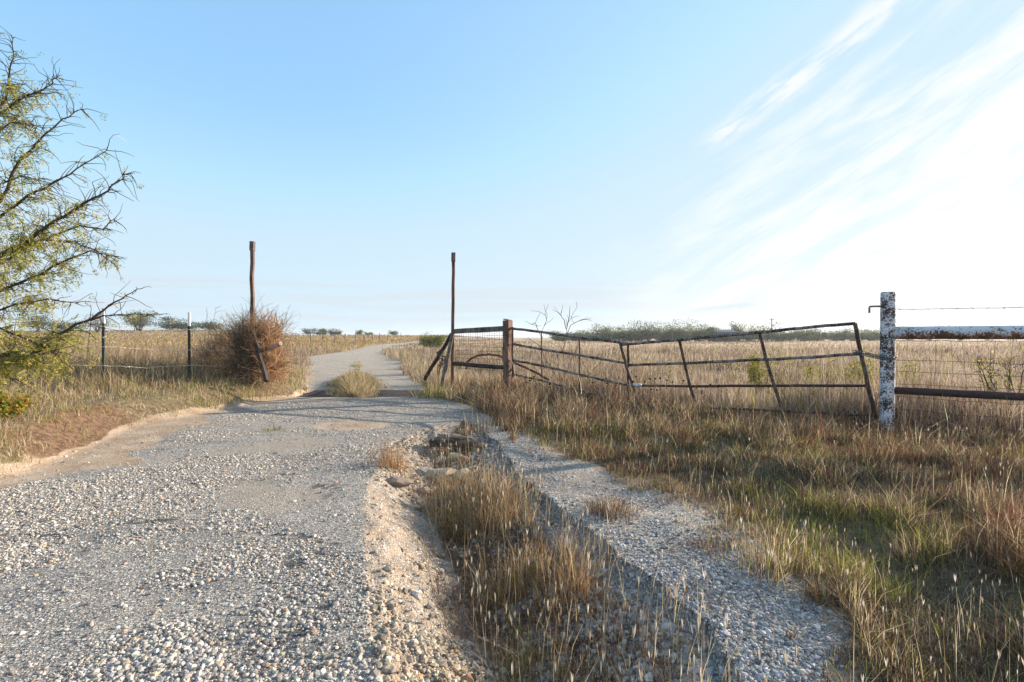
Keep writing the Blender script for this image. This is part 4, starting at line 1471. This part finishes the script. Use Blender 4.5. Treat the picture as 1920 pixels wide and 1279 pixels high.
for (p, s_, lab, pal) in rocks:
    k_ = 1.2 if p[1] > 5 else 1.0
    rock(p, tuple(v * k_ for v in s_), lab, pal)
m = MB()
zl = hgt(-.9, 6.95) + .10
pts = [np.array([-1.12, 7.05, zl + .0]), np.array([-.98, 7.0, zl + .045]), np.array([-.80, 6.95, zl + .06]), np.array([-.62, 6.92, zl + .045]), np.array([-.48, 6.9, zl + .015]), np.array([-.38, 6.88, zl - .02])]
m.tube(bent(pts, 2, .006), [.055, .07, .085, .09, .09, .085, .08, .085, .08, .07, .05], 10, True, .16)
tag(m.build('broken_log', wood_mat('rotten_log', (.03, .022, .018), (.26, .21, .17), 3, (.3, 1, 1))), 'rotten grey log with a dark hollow underside at the head of the gully', 'log')

# ------------------------------------------------------------------ trees
def branch_path(p, d, L, k, wander, up=0.0):
    pts = [np.array(p, float)]
    d = np.array(d, float) / np.linalg.norm(d)
    for i in range(k):
        d = d + rng.normal(0, wander, 3) + np.array([0, 0, up])
        d /= np.linalg.norm(d)
        pts.append(pts[-1] + d * L / k)
    return np.array(pts), d


def leaf_quads(P, D, L, W, C):
    """small leaf blades at P along D"""
    n = len(P)
    b = rng.normal(size=(n, 3))
    D = D / (np.linalg.norm(D, axis=1)[:, None] + 1e-9)
    s_ = np.cross(D, b); s_ /= np.linalg.norm(s_, axis=1)[:, None] + 1e-9
    L = np.broadcast_to(L, (n,))[:, None]; W = np.broadcast_to(W, (n,))[:, None]
    V = np.stack([P, P + D * L * .45 + s_ * W, P + D * L, P + D * L * .45 - s_ * W], 1).reshape(-1, 3)
    q = (np.arange(n) * 4)[:, None] + np.array([[0, 1, 2, 3]])
    return V, q, np.repeat(C, 4, 0)


MESQ = np.array([(.25, .27, .055), (.36, .34, .08), (.16, .20, .045), (.46, .38, .11), (.52, .45, .22)])


def mesquite():
    """the near tree: trunk stands beyond the picture's edge, limbs arch in over the fence"""
    base = np.array([-9.6, 7.6, hgt(-9.6, 7.6)])
    e = empty('mesquite_tree', tuple(base))
    tag(e, 'mesquite tree with arching bare tipped limbs and yellow green leaves, beside the wire fence', 'tree')
    Y0 = 7.3
    L = [
        ([(-330, 600), (-150, 500), (-60, 440), (0, 377), (33, 307), (70, 267), (117, 223), (152, 205)], .035, 7.2),
        ([(-300, 600), (-150, 530), (-60, 460), (0, 407), (50, 368), (103, 340), (143, 317), (200, 282)], .030, 6.9),
        ([(-300, 620), (-120, 560), (0, 480), (67, 440), (110, 410), (150, 387), (187, 367), (220, 340), (243, 325)], .036, 6.7),
        ([(-300, 630), (-100, 580), (0, 493), (60, 457), (150, 423), (193, 430), (213, 412)], .030, 7.5),
        ([(-260, 480), (-120, 330), (-40, 260), (0, 203), (13, 173), (17, 143), (25, 110), (24, 73)], .026, 7.3),
        ([(-260, 500), (-120, 350), (-30, 245), (0, 212), (30, 190), (67, 175), (93, 160), (107, 145)], .026, 7.0),
        ([(-360, 700), (-200, 705), (-80, 685), (0, 665), (67, 653), (110, 627), (160, 603), (193, 583), (230, 560), (257, 542)], .040, 6.6),
        ([(-200, 710), (-60, 680), (40, 661), (75, 659), (110, 660)], .032, 6.5),
        ([(160, 602), (193, 592), (227, 590), (255, 588), (277, 590)], .012, 6.6),
        ([(-260, 660), (-100, 600), (0, 545), (60, 520), (120, 490), (170, 470), (200, 478)], .028, 7.2),
        ([(-260, 640), (-90, 560), (10, 480), (80, 450), (140, 452), (180, 470), (208, 490)], .026, 7.7),
        ([(-260, 690), (-100, 640), (0, 615), (60, 640), (110, 668), (140, 695)], .022, 6.9),
        ([(-260, 670), (-80, 610), (30, 570), (90, 560), (140, 568)], .022, 7.4),
        ([(-250, 560), (-90, 420), (-10, 350), (40, 330), (80, 335)], .022, 7.3),
        ([(-200, 420), (-60, 280), (20, 230), (60, 232), (80, 240)], .016, 7.1),
        ([(-200, 720), (-70, 690), (0, 700), (40, 715)], .018, 7.0),
    ]
    tr = MB()
    # trunk to the hub
    hub = np.array([-8.95, 7.25, 2.0])
    tr.tube(bent([base - (0, 0, .3), base + (.1, 0, .6), base + (.35, -.15, 1.2), hub], 3, .02), np.linspace(.20, .11, 10), 9, True, .06, (.09, .07, .055))
    tw = MB()
    LP, LD, LC = [], [], []
    DK = (.075, .058, .048)
    for pts, r0, Yd in L:
        P_ = np.array([at(x, y, Yd + (.3 if x < -150 else 0)) for x, y in pts])
        if pts[0][0] < -150 and pts[0][1] > 590: P_[0] = hub + rng.normal(0, .05, 3)
        k = len(P_)
        P2 = bent(P_, 3, .012)
        rr = np.linspace(r0, .0045, len(P2))
        tr.tube(P2, rr, 6, True, 0, DK)
        n2 = len(P2)
        for i in range(n2):
            f = i / (n2 - 1)
            px_ = 960 + P2[i][0] / P2[i][1] * FPX
            if px_ < -160: continue
            d = P2[min(i + 1, n2 - 1)] - P2[max(i - 1, 0)]
            d /= np.linalg.norm(d)
            # thorny spurs on the bare tips
            for q in range(2):
                o_ = rng.normal(size=3); o_ /= np.linalg.norm(o_)
                tr.tube([P2[i], P2[i] + o_ * .035 + d * .02], [.004, .002], 4, False, 0, DK)
            nt_ = (6 if f < .68 else 3) if not (px_ > 125 and pts[-1][1] in (542, 590)) else 1
            for q in range(nt_):
                s_ = rng.normal(size=3); s_[2] -= .15
                s_ = s_ / np.linalg.norm(s_) + d * .7
                ln = rng.uniform(.18, .6) * (1.1 - .5 * f)
                tp, td = branch_path(P2[i] + (P2[min(i + 1, n2 - 1)] - P2[i]) * rng.random(), s_, ln, 4, .25, -.06)
                tw.tube(tp, np.linspace(.0055, .002, 5), 4, False, 0, DK)
                dens = (1.0 if f < .62 else .06) * (1.1 if P2[i][2] < 2.7 else .26)
                for j in range(1, 5):
                    nl = rng.poisson(4.2 * dens * (.12 if (px_ > 125 and pts[-1][1] in (542, 590)) else 1))
                    if nl == 0: continue
                    yel = rng.choice(5, p=[.22, .32, .10, .22, .14])
                    for h_ in range(max(1, nl // 3)):
                        # a drooping frond: leaflets in pairs along a rib
                        r0_ = tp[j] + rng.normal(0, .02, 3)
                        fd_ = rng.normal(size=3) + np.array([0, 0, -.9]); fd_ /= np.linalg.norm(fd_)
                        sd_ = np.cross(fd_, rng.normal(size=3)); sd_ /= np.linalg.norm(sd_)
                        fl = rng.uniform(.06, .13)
                        for u in np.linspace(.2, 1, 5):
                            for sg in (-1, 1):
                                LP.append(r0_ + fd_ * fl * u)
                                LD.append(fd_ * .45 + sd_ * sg + rng.normal(0, .15, 3))
                                LC.append(MESQ[yel])
    tr.build('trunk', M_TWIG, e, False, True)
    tw.build('twigs', M_TWIG, e, False, True)
    LP = np.array(LP); LD = np.array(LD); LC = np.array(LC) * (1 + rng.normal(0, .18, (len(LC), 1)))
    V, q, C = leaf_quads(LP, LD, rng.uniform(.035, .06, len(LP)), .0062, np.clip(LC, .02, .8))
    raw_mesh('crown', V, [q], M_LEAF, e, C)
    return len(LP)


print('mesquite leaflets', mesquite())


def far_tree(name, x, Y, h_, w_, label, group=None, dens=1.0, pal=None, trunk=.25, leaf=None, lift=.25, cat='tree', base_z=None, n_limb=7):
    """spreading tree: several limbs from a short trunk, leaf clumps with gaps"""
    X = (x - 960) / FPX * Y
    z0 = hgt(X, Y) if base_z is None else base_z
    pal = MESQ * .8 if pal is None else pal
    e = empty(name, (X, Y, z0))
    tag(e, label, cat, group)
    m_ = MB()
    tips = []
    for i in range(n_limb):
        a = i * 2 * math.pi / n_limb + rng.uniform(-.5, .5)
        rr = w_ / 2 * rng.uniform(.35, .95)
        zz = h_ * rng.uniform(.55, .98) * (1 - .25 * (rr / (w_ / 2)) ** 2)
        tip = np.array([X + math.cos(a) * rr, Y + math.sin(a) * rr * .8, z0 + zz])
        s_ = np.array([X + rng.normal(0, .04 * w_), Y + rng.normal(0, .04 * w_), z0])
        mid = s_ + (tip - s_) * .45 + np.array([0, 0, h_ * .06])
        P_ = bent([s_ - (0, 0, .1), (s_ + mid) / 2, mid, tip], 2, .02 * h_)
        m_.tube(P_, np.linspace(.022 * h_ + .02, .006, len(P_)), 5, False, 0, (.07, .055, .045))
        tips += [P_[-1], P_[-2], P_[-3], mid]
        for q in range(3):
            j = rng.integers(3, len(P_))
            tp, _ = branch_path(P_[j], rng.normal(size=3) + (0, 0, .4), h_ * .25, 3, .25)
            m_.tube(tp, np.linspace(.012 * h_ * .5 + .008, .004, 4), 4, False, 0, (.07, .055, .045))
            tips += [tp[-1], tp[-2]]
    m_.build('trunk', M_TWIG, e, False, True)
    tips = np.array(tips)
    leaf = leaf or max(.10, .0022 * Y)
    per = max(4, int(dens * 14))
    P_ = np.repeat(tips, per, 0)
    P_ = P_ + rng.normal(0, 1, P_.shape) * np.array([.11 * w_, .11 * w_, .075 * h_])
    P_[:, 2] = np.maximum(P_[:, 2], z0 + lift * h_ * rng.uniform(.6, 1.2, len(P_)))
    cl = rng.choice(len(pal), len(tips))
    C = np.repeat(pal[cl], per, 0) * (1 + rng.normal(0, .2, (len(P_), 1)))
    V, q, C = leaf_quads(P_, rng.normal(size=P_.shape), rng.uniform(.6, 1.3, len(P_)) * leaf, leaf * .35, np.clip(C, .01, .8))
    raw_mesh('crown', V, [q], M_LEAF, e, C)
    return e


def yz(x, y, Y):  # ground height wanted so that a base at row y is met
    return H - (y - HZ) / FPX * Y


# mesquites beyond the wire fence
DRYM = np.array([(.12, .12, .05), (.17, .15, .07), (.09, .095, .04), (.20, .17, .10)])
far_tree('mesquite_tree', 262, 165, 7.0, 11.5, 'wide round mesquite beyond the wire fence, between the two green posts', None, 2.2, DRYM, lift=.28, leaf=.34, n_limb=12)
far_tree('mesquite_tree', 182, 150, 6.4, 9.0, 'sparse grey mesquite behind the low arching branch', None, 1.0, DRYM, lift=.3, leaf=.30, n_limb=10)
far_tree('mesquite_tree', 462, 130, 5.6, 9.5, 'pale thin mesquite showing over the top of the brush pile', None, 1.6, DRYM * 1.2, lift=.3, leaf=.28, n_limb=10)
for x, Y, h_, w_, lab in ((70, 150, 5.4, 9, 'dark round bush on the field edge under the mesquite leaves'), (120, 160, 3.6, 13, 'low wide bush beside the dark round bush'),
                          (318, 168, 4.6, 9, 'dark green bush just past the wide round mesquite'), (345, 170, 3.0, 10, 'low bush between the dark green bush and the green post'),
                          (398, 160, 3.4, 9, 'low dark bush between the green post and the brush pile')):
    far_tree('bush', x, Y, h_, w_, lab, None, 2.2, np.array([(.07, .09, .03), (.10, .11, .04), (.05, .07, .025)]), lift=.05, cat='bush')
row = [(578, 150, 2.9, 4.4, 'dark bushy tree, first of the distant row past the brush pile'), (597, 150, 2.7, 3.6, 'grey green tree, second of the distant row past the brush pile'),
       (608, 152, 2.6, 2.8, 'narrow tree in the middle of the distant row past the brush pile'), (622, 155, 2.5, 4.0, 'broad tree near the end of the distant row past the brush pile'),
       (634, 156, 2.2, 3.0, 'last tree of the distant row, before the road bends'), (674, 165, 2.4, 2.6, 'small round tree alone on the horizon over the road'),
       (691, 170, 1.6, 3.2, 'low faint bush on the horizon beside the small round tree'), (738, 160, 2.4, 3.6, 'dark round tree on the horizon where the road vanishes')]
for x, Y, h_, w_, lab in row:
    far_tree('distant_tree', x, Y * 1.22, h_ * 1.0, w_ * 1.25, lab, None, 1.1, np.array([(.09, .11, .06), (.14, .15, .085), (.07, .09, .05)]), lift=.25, leaf=.28)
far_tree('bush', 815, 62, 2.0, 3.4, 'bright green bush beside the tall grey pole', None, 3.4, np.array([(.12, .16, .04), (.19, .21, .05), (.09, .12, .03), (.25, .24, .07)]), lift=.05, cat='bush', leaf=.14, n_limb=11)
far_tree('bush', 796, 75, 2.1, 2.4, 'thin pale shrub behind the bright green bush', None, .7, DRYM * 1.3, lift=.2, cat='bush', leaf=.12)

# thicket at the end of the field on the gate side
PALE = np.array([(.13, .15, .055), (.19, .19, .08), (.09, .11, .04), (.24, .225, .11), (.07, .085, .035)])
DARKG = np.array([(.045, .06, .03), (.07, .085, .035), (.035, .045, .025), (.10, .11, .04)])
tl = [(1050, 150, 4.0, 9), (1080, 148, 3.4, 8), (1100, 150, 4.4, 9), (1128, 152, 5.2, 8), (1150, 150, 3.4, 9), (1172, 146, 4.2, 10), (1195, 142, 5.6, 11), (1216, 140, 5.4, 11), (1240, 146, 4.4, 10),
      (1262, 150, 4.2, 9), (1286, 150, 5.6, 10), (1305, 154, 5.4, 9), (1330, 152, 4.6, 10), (1356, 156, 4.2, 10), (1500, 158, 4.4, 10), (1532, 158, 3.6, 10), (1568, 158, 3.4, 10), (1604, 158, 4.4, 10),
      (1632, 156, 3.8, 10), (1705, 170, 5.0, 12), (1745, 172, 4.6, 12), (1800, 175, 4.8, 12), (1850, 178, 4.8, 12), (1900, 180, 4.6, 12), (1960, 182, 4.6, 12)]
for x, Y, h_, w_ in tl:
    far_tree('thicket_tree', x, Y, h_ * (1.02 if x > 1115 else .8), w_, 'pale green tree in the hazy thicket along the far edge of the field', 'trees of the far thicket', 1.9, PALE, lift=.2, base_z=yz(x, 640, Y), n_limb=8)
far_tree('thicket_tree', 1384, 140, 5.6, 4.2, 'upright spotted crown just past the blue shed', None, 2.2, PALE * .9, lift=.45, base_z=yz(1384, 641, 140))
far_tree('thicket_tree', 1425, 138, 5.8, 11, 'wide open tree with dark limbs beside the utility pole', None, 1.7, PALE * 1.05, lift=.42, base_z=yz(1425, 641, 138), n_limb=9)
for i in range(34):
    x = 1055 + i * 18 + rng.uniform(-6, 6)
    Y = 136 + rng.uniform(-4, 6)
    h_ = rng.uniform(1.7, 2.9) * (1.25 if 1180 < x < 1330 else 1) * (.7 if x < 1160 else 1)
    if 1335 < x < 1382: h_ *= .65
    far_tree('thicket_bush', x, Y, h_, rng.uniform(4, 6), 'dark low bush at the foot of the far thicket', 'dark bushes under the far thicket', 2.6, DARKG, lift=.02, cat='bush', base_z=yz(x, 639.5, Y), n_limb=6)

# blue shed and utility pole in the thicket
sx_, sY = (1361 - 960) / FPX * 134, 134.
sz_ = yz(0, 640, sY)
e = empty('shed', (sx_, sY, sz_))
tag(e, 'low blue grey metal shed among the far trees', 'shed')
m = MB(); m.beam((sx_ - 2.6, sY + 1.5, sz_ + 1.15), (sx_ + 2.6, sY + 1.5, sz_ + 1.15), 3, 2.5, (0, 0, 1)); m.build('wall', M_SHED, e)
m = MB()
m.add([(sx_ - 2.8, sY - .3, sz_ + 2.42), (sx_ + 2.8, sY - .3, sz_ + 2.42), (sx_ + 2.8, sY + 1.5, sz_ + 3.05), (sx_ - 2.8, sY + 1.5, sz_ + 3.05), (sx_ + 2.8, sY + 3.3, sz_ + 2.42), (sx_ - 2.8, sY + 3.3, sz_ + 2.42)],
      [(0, 1, 2, 3), (3, 2, 4, 5), (1, 0, 5, 4)], [(0, 3, 5), (1, 4, 2)])
m.build('roof', plain('blue_roof', (.07, .10, .13), .7), e)
for dx in (-1.2, 1.4):
    m = MB(); m.beam((sx_ + dx - .7, sY - .02, sz_ + 1.2), (sx_ + dx + .7, sY - .02, sz_ + 1.2), .06, 1.1, (0, 0, 1)); m.build('window', plain('dark_glass', (.02, .025, .03), .15), e)
ux = (1447 - 960) / FPX * 132
e = empty('utility_pole', (ux, 132, yz(0, 640, 132)))
tag(e, 'thin utility pole rising above the far trees beside the wide open tree', 'utility pole')
m = MB(); m.tube([(ux, 132, yz(0, 640, 132) - .3), (ux, 132, yz(0, 615, 132)), (ux, 132, yz(0, 597, 132))], [.15, .13, .11], 8); m.build('pole_body', M_WOOD_DARK, e)
m = MB(); m.beam((ux - .7, 132, yz(0, 599.5, 132)), (ux + .7, 132, yz(0, 599.5, 132)), .12, .12, (0, 0, 1)); m.build('crossarm', M_WOOD_DARK, e)

# fence along the far side of the road
fps = [(526, 100, 2.0), (555, 96, 1.85), (582, 92, 1.7), (606, 92, 1.6), (627, 96, 1.6), (647, 98, 1.7), (666, 100, 1.75), (682, 104, 1.6), (698, 106, 1.8), (711, 110, 1.8), (727, 116, 1.8), (752, 124, 1.7)]
for x, Y, h_ in fps:
    X = (x - 960) / FPX * Y
    z0 = hgt(X, Y)
    m = MB(); m.tube(bent([(X, Y, z0 - .2), (X + rng.normal(0, .05), Y, z0 + h_ * .6), (X + rng.normal(0, .07), Y, z0 + h_)], 2, .01), .055, 6, True, .1)
    tag(m.build('distant_fence_post', M_WOOD_DARK), 'weathered fence post in the thin line across the distant meadow', 'fence post', 'fence posts across the distant meadow')

# ------------------------------------------------------------------ saplings and shrubs by the gates
def sapling(x, Y, h_, label, leafy=0.0, n_stem=3, spread=.5, pal=None, name='sapling', paths=None, dark=(.075, .055, .05), cat='shrub', r0=.012):
    X = (x - 960) / FPX * Y
    z0 = hgt(X, Y)
    e = empty(name, (X, Y, z0))
    tag(e, label, cat)
    m_ = MB(); tips = []
    if paths:
        P_all = [np.array([at(a, b, Y + dy) for a, b in pp]) for pp, dy in paths]
    else:
        P_all = []
        for i in range(n_stem):
            d = np.array([rng.normal(0, spread), rng.normal(0, spread * .6), 1.0])
            P_all.append(branch_path((X + rng.normal(0, .05), Y + rng.normal(0, .05), z0 - .05), d, h_ * rng.uniform(.7, 1.1), 6, .12, .05)[0])
    for P_ in P_all:
        P_ = bent(P_, 2, .012)
        m_.tube(P_, np.linspace(r0, .0035, len(P_)), 5, False, 0, dark)
        for i in range(3, len(P_)):
            if rng.random() < .8:
                d = P_[i] - P_[i - 1]; d /= np.linalg.norm(d)
                tp, _ = branch_path(P_[i], d + rng.normal(0, .7, 3), h_ * rng.uniform(.08, .22), 3, .25, .05)
                m_.tube(tp, np.linspace(.0055, .003, 4), 4, False, 0, dark)
                tips += list(tp)
        tips += list(P_[len(P_) // 3:])
    m_.build('stems', M_TWIG, e, False, True)
    if leafy:
        tips = np.array(tips)
        P_ = np.repeat(tips, max(1, int(leafy * 10)), 0)
        P_ = P_ + rng.normal(0, .05, P_.shape)
        C = pick(MESQ if pal is None else pal, np.ones(len(MESQ if pal is None else pal)), len(P_))
        V, q, C = leaf_quads(P_, rng.normal(size=P_.shape), rng.uniform(.03, .06, len(P_)), .012, C)
        raw_mesh('foliage', V, [q], M_LEAF, e, C)
    return e


sapling(1052, 12.4, 1.9, 'leafless sapling with forked bare stems right behind the sagging gate', paths=[
    ([(1050, 735), (1050, 716), (1032, 690), (1020, 668), (1015, 640), (1016, 622), (1025, 600), (1022, 585), (1028, 570)], 0),
    ([(1016, 640), (1010, 622), (1004, 606), (992, 606), (984, 603)], .05),
    ([(1018, 655), (1000, 640), (990, 632)], -.05),
    ([(1050, 716), (1047, 690), (1046, 668), (1058, 650), (1062, 625), (1065, 605), (1075, 585), (1082, 575)], .1),
    ([(1062, 618), (1058, 600), (1052, 592), (1050, 588)], .0), ([(1050, 716), (1065, 690), (1078, 660), (1085, 640)], -.1),
    ([(1062, 628), (1070, 610), (1085, 602), (1096, 598)], .1), ([(1063, 612), (1068, 590), (1069, 574)], 0)], r0=.011, dark=(.15, .12, .10))
sapling(1107, 11.6, 1.2, 'small leafless stem crossing the sagging gate near its folded end', paths=[
    ([(1096, 738), (1107, 720), (1109, 700), (1122, 685), (1135, 665), (1150, 650)], 0), ([(1108, 706), (1100, 690), (1092, 678)], 0)], r0=.008, dark=(.12, .10, .085))
YG = np.array([(.26, .24, .05), (.20, .21, .05), (.32, .27, .06)])
sapling(1420, 11.5, 1.0, 'small yellow green leafy shrub behind the leaning gate, beside its tilted bar', 1.0, 5, .22, YG)
sapling(1460, 12.5, .9, 'thin half bare shrub between the tilted gate bar and the yellow leafed bush', .25, 4, .3, YG)
sapling(1548, 10.2, .95, 'spreading yellow leafed shrub behind the leaning gate', .7, 7, .5, YG)
sapling(1600, 9.4, 1.05, 'leafy bush right behind the end stile and chain', .9, 6, .4, YG)
sapling(1690, 10.5, .9, 'small yellowish bush behind the woven wire next to the flaking post', .5, 4, .3, YG)
sapling(1856, 9.0, 1.0, 'dark forked shrub behind the woven wire under the rail', .05, 4, .35)
sapling(1900, 8.4, 1.15, 'dense bunch of dark upright stems behind the woven wire', .12, 8, .28, YG, r0=.014)
sapling(1380, 15, .8, 'small grey twiggy shrub out in the pink field', .1, 4, .4)
sapling(1245, 11.0, .8, 'thin reddish sapling behind the folded gates', .05, 2, .35, dark=(.12, .06, .05))
sapling(386, 15.5, 2.0, 'bare thin dead stem standing behind the green post and the brush', 0, 3, .10, dark=(.14, .11, .09))

# dead sunflower stalks with black heads round the gates
spots = [(980, 10.6), (1005, 10.4), (1035, 10.2), (1100, 9.7), (1130, 9.5), (1186, 8.9), (1205, 8.8), (1222, 8.7), (1240, 9.0), (1262, 8.7), (1318, 8.5), (1325, 8.6)]
for x, Y in spots:
    X = (x - 960) / FPX * Y
    z0 = hgt(X, Y)
    e = empty('dead_sunflower', (X, Y, z0))
    tag(e, 'dried brown stalk with small black seed heads among the grass at the gates', 'dead flower', 'dried seed heads along the gates')
    m_ = MB(); hd = MB()
    for i in range(3):
        P_, d = branch_path((X, Y, z0 - .03), (rng.normal(0, .25), rng.normal(0, .25), 1), rng.uniform(.45, .75), 5, .15, .03)
        m_.tube(P_, np.linspace(.005, .003, 6), 4, False, 0, (.16, .10, .06))
        c_ = P_[-1]
        aa = np.linspace(0, 1, 4)
        hd.tube([c_ - (0, 0, .014), c_, c_ + (0, 0, .012)], [.010, .019, .012], 7, True, .15, (.03, .022, .018))
    m_.build('stalk', M_TWIG, e, False, True)
    hd.build('seed_head', M_TWIG, e, False, True)

# small yellow and orange sprig under the mesquite
sapling(-6, 6.4, .34, 'low sprig with orange and yellow green leaves below the mesquite', 1.2, 6, .4, np.array([(.40, .20, .04), (.30, .28, .04), (.16, .22, .04)]), 'leafy_sprig')

# ------------------------------------------------------------------ air
hz_m = bpy.data.materials.new('pale_air'); hz_m.use_nodes = True
hn = NT(hz_m.node_tree)
pv = hn.n('ShaderNodeVolumePrincipled')
hn.put(pv.inputs['Color'], (.86, .93, 1.0)); pv.inputs['Density'].default_value = .00045; pv.inputs['Anisotropy'].default_value = .3
ho = hn.n('ShaderNodeOutputMaterial'); hn.put(ho.inputs['Volume'], pv.outputs[0])
m = MB(); m.beam((0, -40, 4), (0, 4500, 4), 5600, 36, (0, 0, 1))
hz_o = tag(m.build('haze', hz_m), None, None, None, 'stuff')
import bmesh
bm = bmesh.new(); bm.from_mesh(hz_o.data); bmesh.ops.recalc_face_normals(bm, faces=bm.faces); bm.to_mesh(hz_o.data); bm.free()
